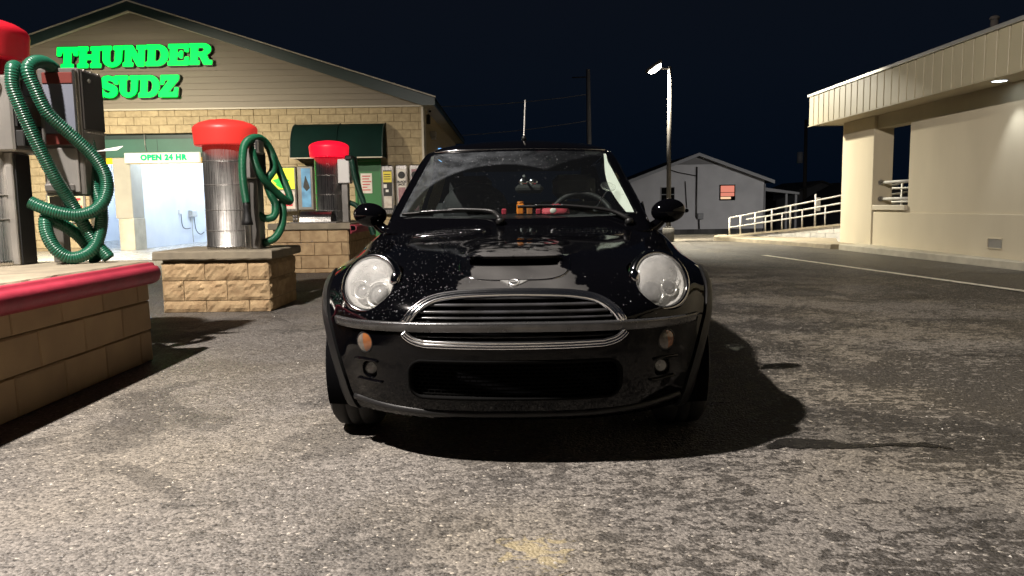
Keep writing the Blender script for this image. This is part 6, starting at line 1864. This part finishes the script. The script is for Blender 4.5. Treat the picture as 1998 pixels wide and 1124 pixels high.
# ------------------------------------------------------------------ winged badge
bx0, bz0 = 0.0, .702
bu = float(solve_u(F_body, bx0, bz0)[0]); bc = np.array([0, bu, bz0]); bn = normal(F_body, bc)[0]; t1 = np.array([1.0, 0, 0]); t2 = np.cross(bn, t1) * -1
if t2[2] < 0: t2 = -t2
M['badge'] = pm('badge_metal', (.80, .80, .78), rough=.42, metal=1.0)
l = MB(); l.lathe([(.0195, -.002), (.0195, .005), (.017, .007), (.0155, .005), (0, .005)], seg=32); badge = loc_mesh(l, bc, bn, t1, t2, 'badge', M['badge'], CAR)
l = MB(); l.lathe([(.0152, .0052), (0, .0056)], seg=28); loc_mesh(l, bc, bn, t1, t2, 'badge_disc', M['black_print'], badge)
for s in (-1, 1):
    for k, (y, xo, xi) in enumerate(((.010, .052, .0205), (.0035, .044, .0215), (-.003, .036, .0215), (-.0095, .028, .0205))):
        l = MB(); l.prism([(s * xi, y + .0022), (s * xo, y + .0022), (s * (xo - .006), y - .0022), (s * xi, y - .0022)], -.001, .0045, 'z')
        l.v = [(a, b, c_ - .02 * a * a) for a, b, c_ in l.v]
        loc_mesh(l, bc, bn, t1, t2, 'badge_wing', M['badge'], badge)
me = text_mesh('MINI', .0125, extrude=.0008, offset=.0004); me.materials.clear(); me.materials.append(M['badge'])
o = link(bpy.data.objects.new('badge_letters', me)); o.parent = badge
Mt = Matrix(((t1[0], t2[0], bn[0], bc[0] + bn[0] * .0068), (t1[1], t2[1], bn[1], bc[1] + bn[1] * .0068), (t1[2], t2[2], bn[2], bc[2] + bn[2] * .0068), (0, 0, 0, 1)))
o.matrix_basis = Mt

# ------------------------------------------------------------------ hood vents, wipers, mirrors, aerial
def hood_pt(x, u, lift=0.0):
    z = solve_z(F_body, x, u); P = np.stack(np.broadcast_arrays(np.asarray(x, float), np.asarray(u, float), z), 1)
    return P + normal(F_body, P) * lift
for s in (-1, 1):
    cx, cu = .335 * s, .955
    hw = .180; hd = .038
    th = np.linspace(0, 2 * math.pi, 90)
    px = cx + np.sign(np.cos(th)) * np.abs(np.cos(th)) ** .55 * hw; pu = cu + .10 * (np.abs(px) - .335) + np.sign(np.sin(th)) * np.abs(np.sin(th)) ** .7 * hd
    P = hood_pt(px, pu); mb = MB(); mb.sweep(P, normal(F_body, P), [(-.002, -.005), (.005, -.004), (.007, 0), (.005, .004), (-.002, .005)], caps=False); vt = mb.obj('hood_vent', M['chrome_dark'], CAR)
    n_ = 40; gx = np.linspace(-1, 1, n_); v = []; f = []
    for k in (-1, 1):
        e_ = np.sqrt(np.maximum(1 - np.abs(gx) ** 3.6, 0)); xx = cx + gx * hw
        v += hood_pt(xx, cu + .10 * (np.abs(xx) - .335) + k * e_ * hd, .0012).tolist()
    for i in range(n_ - 1): f.append((i, i + 1, n_ + i + 1, n_ + i))
    mb = MB(); mb.add(v, f, True); mb.obj('vent_backing', M['dark_in'], vt)  # dark sheet on the uncut hood; paints the shade of an opening
    for i in range(17):
        g_ = -.92 + 1.84 * i / 16; e_ = math.sqrt(max(1 - abs(g_) ** 3.6, 0)); x = cx + g_ * hw
        P = hood_pt(np.full(5, x) + np.linspace(-.004, .004, 5) * s, cu + .10 * (abs(x) - .335) + np.linspace(-1, 1, 5) * e_ * hd * .95, .004)
        mb = MB(); mb.sweep(P, normal(F_body, P), [(-.002, -.0022), (.003, -.0018), (.003, .0018), (-.002, .0022)]); mb.obj('vent_bar', M['chrome_dark'], vt)
    xx = np.linspace(cx - hw * .93, cx + hw * .93, 30); P = hood_pt(xx, cu + .10 * (np.abs(xx) - .335), .004)
    mb = MB(); mb.sweep(P, normal(F_body, P), [(-.002, -.002), (.003, -.0018), (.003, .0018), (-.002, .002)]); mb.obj('vent_bar', M['chrome_dark'], vt)
def ws_pt(x, z, lift=0.0):
    x = np.atleast_1d(np.asarray(x, float)); z = np.atleast_1d(np.asarray(z, float)); u = solve_u(F_top, x, z, .8, 2.2); P = np.stack([x, u, z], 1)
    return P + normal(F_top, P) * lift
# wipers: pivot, arm, blade
for (pv, knee, tip, b0, b1, nm) in (((-.085, 1.06, .905), (-.13, .950), (-.36, .968), (-.60, .952), (-.14, .966), 'wiper'), ((.565, 1.13, .895), (.47, .945), (.22, .982), (.0, .984), (.42, .968), 'wiper')):
    mb = MB(); mb.lathe([(0, 0), (.022, 0), (.022, .022), (.016, .032), (0, .034)], (pv[0], pv[1] - .01, pv[2]), 16); w_ = mb.obj(nm, M['plastic'], CAR)
    k_ = ws_pt(knee[0], knee[1], .024)[0]; t_ = ws_pt(tip[0], tip[1], .018)[0]
    P = smooth_path([(pv[0], pv[1] - .01, pv[2] + .02), (pv[0] * .85 + k_[0] * .15, pv[1] - .012, pv[2] + .034), tuple(k_), tuple(k_ * .5 + t_ * .5 + np.array([0, 0, .004])), tuple(t_)], .012)
    mb = MB(); mb.tube(P, np.linspace(.013, .006, len(P)), 8); mb.obj('wiper_arm', M['plastic'], w_)
    xx = np.linspace(b0[0], b1[0], 30); zz = np.linspace(b0[1], b1[1], 30) + .004 * np.sin(np.linspace(0, math.pi, 30))
    P = ws_pt(xx, zz, .007); mb = MB(); mb.sweep(P, normal(F_top, P), [(-.006, -.0015), (.004, -.004), (.009, -.003), (.009, .003), (.004, .004), (-.006, .0015)]); mb.obj('wiper_blade', M['rubber'], w_)
    P = ws_pt(xx[6:24], zz[6:24], .018); mb = MB(); mb.tube(P, .0035, 6); mb.obj('blade_frame', M['strip'], w_)
for s in (-1, 1):
    c = (.800 * s, 1.345, .958)
    Mr = Matrix.Rotation(R(-6 * s), 3, 'Y') @ Matrix.Rotation(R(8 * s), 3, 'Z')
    mb = MB(); mb.ellipsoid(c, (.092, .062, .064), 36, 20, Mr); mi = mb.obj('door_mirror', M['paint'], CAR)
    mb = MB(); mb.lathe([(.0, .0), (.080, 0), (.084, -.006)], (0, 0, 0), 30); mb.v = [(c[0] + p[0] * 1.0, c[1] + .045 + p[2], c[2] + p[1] * .66) for p in mb.v]; mb.obj('mirror_glass', M['chrome'], mi)
    mb = MB(); P = smooth_path([(.775 * s, 1.345, .920), (.735 * s, 1.335, .885), (.700 * s, 1.32, .865), (.672 * s, 1.31, .860)], .01); mb.tube(P, np.linspace(.026, .034, len(P)), 12); mb.obj('mirror_arm', M['paint'], mi)
    mb = MB(); mb.prism([(1.24, .90), (1.40, .90), (1.44, 1.00), (1.40, 1.01)], .668 * s, .676 * s, 'x'); mb.obj('mirror_sail', M['plastic'], CAR)
zr_ = float(solve_z(F_top, .03, 1.98)[0])
mb = MB(); mb.lathe([(0, 0), (.016, 0), (.012, .02), (.006, .03), (0, .03)], (.03, 1.98, zr_ - .002), 14); an = mb.obj('aerial', M['plastic'], CAR)
P = np.array([(.03, 1.98, zr_ + .02), (.035, 2.06, zr_ + .14), (.040, 2.14, zr_ + .26)]); P = smooth_path(P, .004)
mb = MB(); mb.tube(P, .0042 * (1 + .25 * (np.arange(len(P)) % 4 < 2)), 8); mb.obj('aerial_rod', M['steel_mid'], an)

# ------------------------------------------------------------------ wheels
for (u_, fr) in ((AX, 1), (BXu, 0)):
    for s in (-1, 1):
        x0 = s * .722
        mb = MB(); pr = [(.205, -.085), (.245, -.098), (.285, -.096), (.302, -.080), (.3075, -.05), (.3080, -.031), (.300, -.029), (.300, -.024), (.3085, -.022), (.309, .022), (.300, .024), (.300, .029), (.308, .031), (.3075, .05), (.302, .080), (.285, .096), (.245, .098), (.205, .085)]
        mb.lathe(pr, (x0, u_, .308), 56, 'x'); wh = mb.obj('wheel', M['tyre'], CAR)
        mb = MB(); mb.lathe([(.206, -.08), (.19, -.06), (.185, 0), (.19, .06), (.206, .08)], (x0, u_, .308), 40, 'x'); mb.obj('rim', M['rim'], wh)
        mb = MB()
        for k in range(5):
            a = R(72 * k + 10); ca, sa = math.cos(a), math.sin(a)
            for o_ in (-.018, .018):
                p0 = (x0 + s * .055, u_ + ca * .03 - sa * o_ * .5, .308 + sa * .03 + ca * o_ * .5); p1 = (x0 + s * .068, u_ + ca * .192 - sa * o_ * 1.6, .308 + sa * .192 + ca * o_ * 1.6)
                mb.cyl(p0, p1, .014, .011, 8)
        mb.lathe([(0, .0), (.04, .0), (.045, -.02 * s)], (x0 + s * .068, u_, .308), 20, 'x'); mb.obj('spokes', M['rim'], wh)
        mb = MB(); mb.cyl((x0 - s * .02, u_, .308), (x0 - s * .005, u_, .308), .13, seg=28); mb.obj('brake_disc', M['steel_dark'], wh)

# ------------------------------------------------------------------ interior
mb = MB(); pr = [(1.20, .80), (1.20, .925), (1.32, .945), (1.52, .935), (1.60, .90), (1.62, .70), (1.55, .55), (1.20, .55)]
mb.prism(pr, -.64, .64, 'x'); mb.obj('dashboard', M['dash'], CAR)
mb = MB(); mb.lathe([(.10, .0), (.11, .006), (.105, .03), (0, .03)], (0, 0, 0), 28); mb.v = [(p[0], 1.585 + p[2], .87 + p[1] * .85) for p in mb.v]; mb.obj('speedometer', M['chrome_dark'], CAR)
mb = MB(); mb.box(-.66, .66, 1.2, 3.35, .26, .30); mb.obj('cabin_floor', M['dash'], CAR)
def seat(cx, m, hr):
    mb = MB(); mb.box(cx - .25, cx + .25, 1.78, 2.28, .30, .58, .06); so = mb.obj('seat', m, CAR)
    mb = MB(); vs = []; fs = []
    pts = [(.24, 2.22, .55), (.27, 2.29, .72), (.265, 2.37, .90), (.22, 2.43, 1.02)]
    for (w_, u_, z_) in pts:
        for (dx, du) in ((-1, .0), (-.85, -.05), (0, -.035), (.85, -.05), (1, 0), (.8, .09), (-.8, .09)): vs.append((cx + dx * w_, u_ + du, z_))
    for i in range(3):
        for k in range(7): fs.append((i * 7 + k, i * 7 + (k + 1) % 7, (i + 1) * 7 + (k + 1) % 7, (i + 1) * 7 + k))
    fs.append(tuple(range(21, 28))); fs.append(tuple(range(7))[::-1]); mb.add(vs, fs, True); mb.obj('backrest', m, so)
    mb = MB(); mb.box(cx - .145, cx + .145, 2.41, 2.51, 1.035, 1.20, .04); mb.obj('headrest', hr, so)
    mb = MB(); mb.cyl((cx - .06, 2.46, 1.0), (cx - .06, 2.46, 1.05), .008); mb.cyl((cx + .06, 2.46, 1.0), (cx + .06, 2.46, 1.05), .008); mb.obj('headrest_post', M['chrome'], so)
seat(.36, M['seat_grey'], M['seat_grey']); seat(-.34, M['seat_dark'], M['seat_dark'])
mb = MB(); mb.ellipsoid((-.30, 2.30, .98), (.22, .13, .17), 20, 12); mb.ellipsoid((-.10, 2.36, .90), (.26, .12, .10), 18, 10, Matrix.Rotation(R(20), 3, 'Y')); mb.obj('draped_jacket', M['seat_dark'], CAR)
mb = MB(); mb.box(-.60, .60, 2.75, 2.95, .45, .98, .05); mb.obj('rear_bench', M['seat_dark'], CAR)
t_ = np.linspace(0, 2 * math.pi, 49)
cw = np.array([.365, 1.72, .90]); tl_ = R(28)
P = np.stack([cw[0] + .185 * np.cos(t_), cw[1] + .185 * np.sin(t_) * math.sin(tl_), cw[2] + .185 * np.sin(t_) * math.cos(tl_)], 1)
mb = MB(); mb.tube(P, .016, 10, caps=False); sw_ = mb.obj('steering_wheel', M['rubber'], CAR)
mb = MB(); mb.cyl((.365, 1.62, .86), (.365, 1.73, .90), .055, seg=18)
mb.cyl((.365, 1.71, .90), (.20, 1.715, .92), .018); mb.cyl((.365, 1.71, .90), (.53, 1.715, .92), .018); mb.obj('wheel_hub', M['rubber'], sw_)
# rear-view mirror under the header, map-light pair above it
mb = MB(); mb.box(-.02, .14, 1.60, 1.64, 1.065, 1.115, .018); rv = mb.obj('rear_view_mirror', M['black'], CAR)
mb = MB(); mb.cyl((.06, 1.60, 1.11), (.03, 1.52, 1.16), .008); mb.obj('mirror_stem', M['black'], rv)
for dx in (.018, .072):
    mb = MB(); mb.ellipsoid((dx + .01, 1.50, 1.125), (.026, .012, .019), 18, 10); mb.obj('sensor_lens', M['chrome'], rv)
for s in (-1, 1):   # pale inner pillar trim, wider towards the foot
    zz = np.linspace(.955, 1.285, 24)
    xo = s * (GW_Z(zz) - .058); wdt = .012 + .115 * np.sin(np.clip((1.30 - zz) / .36, 0, 1) * math.pi * .8) ** 1.2
    v = []; f = []
    for i, z in enumerate(zz):
        u = float(ws_u(xo[i], z)) + .055
        v += [(xo[i], u - .03, z), (xo[i] - s * wdt[i] * .5, u - .03 + wdt[i] * .9, z)]
    for i in range(len(zz) - 1): f.append((2 * i, 2 * i + 1, 2 * i + 3, 2 * i + 2))
    mb = MB(); mb.add(v, f, True); mb.obj('inner_pillar_trim', M['trim_in'], CAR)

# ------------------------------------------------------------------ water beads on hood, fenders and windshield
mb = MB()
r_ = np.random.default_rng(11)
def beads(P, Nn, rad):
    for p, n, q in zip(P, Nn, rad):
        a = np.cross(n, [0.3, .8, .5]); a /= np.linalg.norm(a); b = np.cross(n, a)
        vs = [tuple(p + n * q * .55)]
        for (k, h_) in ((.55, .42), (1.0, -.05)):
            for i in range(6):
                t = i * math.pi / 3; vs.append(tuple(p + (a * math.cos(t) + b * math.sin(t)) * q * k + n * q * h_))
        mb.add(vs, [(0, 1 + i, 1 + (i + 1) % 6) for i in range(6)] + [(1 + i, 7 + i, 7 + (i + 1) % 6, 1 + (i + 1) % 6) for i in range(6)], True)
n_ = 5200
bx_ = r_.uniform(-.74, .74, n_); bz_ = r_.uniform(.57, .90, n_)
keep = (r_.random(n_) < np.where(bx_ < -.16, .5, .04)) & (hl_dist(bx_, solve_u(F_body, bx_, bz_, -.2, 1.3), bz_) > .01)
bx_, bz_ = bx_[keep], bz_[keep]; bu_ = solve_u(F_body, bx_, bz_, -.2, 1.3); P = np.stack([bx_, bu_, bz_], 1)
ok = (grille_in(bx_, bz_) < 0) & (bu_ < 1.05) & (slot(bx_, bu_, bz_) < -.004)
P = P[ok]; beads(P, normal(F_body, P), r_.gamma(2, .00042, len(P)) + .0006)
n_ = 1500
bx_ = r_.uniform(-.56, .56, n_); bz_ = r_.uniform(.95, 1.29, n_); P = ws_pt(bx_, bz_)
a1 = np.hypot(bx_ + .08, (bz_ - .915) * 1.62) - .50; a2 = np.hypot(bx_ - .53, (bz_ - .915) * 1.62) - .58
ok = ((np.minimum(a1, a2) > 0) | (r_.random(n_) < .12)) & (np.abs(bx_) < GW_Z(bz_) - .07)
P = P[ok]; beads(P, normal(F_top, P), r_.gamma(2, .00040, len(P)) + .0006)
o = mb.obj('water_beads', M['bead'], CAR, fix=False); o['kind'] = 'stuff'

# ------------------------------------------------------------------ things lying on the dashboard
def carpt(p):
    a = R(-1.5); return (0.004 + p[0] * math.cos(a) - p[1] * math.sin(a), 2.80 + p[0] * math.sin(a) + p[1] * math.cos(a), p[2])
M['orange_plastic'] = pm('orange_plastic', (.75, .22, .02), (.6, .16, .02), 30, .3)
M['red_plastic'] = pm('red_card', (.35, .02, .04), (.25, .015, .03), 20, .5)
M['red_cloth'] = pm('red_cloth', (.28, .02, .04), (.45, .05, .07), 16, .7, bump=.4, bs=30)
def dash_box(name, label, cat, c, w, d, h, m, bev=.006):
    p = carpt(c); mb = MB(); mb.box(p[0] - w / 2, p[0] + w / 2, p[1] - d / 2, p[1] + d / 2, p[2], p[2] + h, bev); return tag(mb.obj(name, m), label, cat)
ob = dash_box('pill_bottle', 'orange bottle standing on the dashboard at the middle of the windshield', 'bottle', (.012, 1.32, .9465), .040, .04, .062, M['orange_plastic'], .008)
mb = MB(); p = carpt((.012, 1.32, 1.0095)); mb.cyl(p, (p[0], p[1], p[2] + .008), .017, seg=16); mb.obj('cap', M['orange_plastic'], ob)
dash_box('small_carton', 'brown-orange carton beside the orange bottle on the dashboard', 'box', (.062, 1.33, .9465), .034, .05, .052, M['orange_dull'])
dash_box('red_block', 'small red box left of the orange bottle on the dashboard', 'box', (-.075, 1.33, .9465), .028, .03, .035, M['red_plastic'])
dash_box('red_block', 'small red box right of the brown carton on the dashboard', 'box', (.108, 1.33, .9465), .028, .03, .032, M['red_plastic'])
mb = MB(); p = carpt((.20, 1.34, .955)); vs = []
mb.ellipsoid((p[0], p[1], p[2]), (.075, .05, .045), 26, 14)
mb.v = [(x + .012 * mnoise.noise((x * 40, y * 40, z * 40)), y, max(z + .014 * mnoise.noise((x * 30, y * 30, 9)), .9462)) for x, y, z in mb.v]
cl = tag(mb.obj('crumpled_cloth', M['red_cloth']), 'crumpled red cloth bag on the dashboard left of the steering wheel', 'cloth')
mb = MB(); mb.ellipsoid((p[0] - .015, p[1] - .046, p[2] + .012), (.018, .006, .016), 14, 8); mb.obj('white_label', M['paper'], cl)
# suction-cup phone holder on the glass
sc = ws_pt(.49, 1.105, -.012)[0]; p = carpt(sc)
t = thing('suction_mount', 'clear suction cup with a bent wire arm inside the windshield', 'phone mount', p)
mb = MB(); mb.lathe([(.040, .0), (.042, .004), (.036, .010), (.014, .016), (.010, .022), (0, .023)], (0, 0, 0), 28)
nv = normal(F_top, ws_pt(.49, 1.105)[0])[0]; a1_ = np.cross(nv, [0, 0, 1.0]); a1_ /= np.linalg.norm(a1_); b1_ = np.cross(nv, a1_)
mb.v = [tuple(np.array(p) + v_[0] * a1_ * 1.0 + v_[1] * b1_ * 1.0 - nv * v_[2]) for v_ in mb.v]; mb.obj('cup', M['cup'], t)
q0 = np.array(p) - nv * .022
mb = MB(); mb.tube(smooth_path([tuple(q0), tuple(q0 + np.array([-.03, .03, -.05])), tuple(q0 + np.array([-.06, .05, -.10]))], .008), .004, 6); mb.obj('wire', M['chrome_dark'], t)
mb = MB(); mb.ellipsoid(tuple(q0 + np.array([-.062, .05, -.105])), (.016, .012, .016), 14, 8); mb.obj('clip', M['chrome_dark'], t)
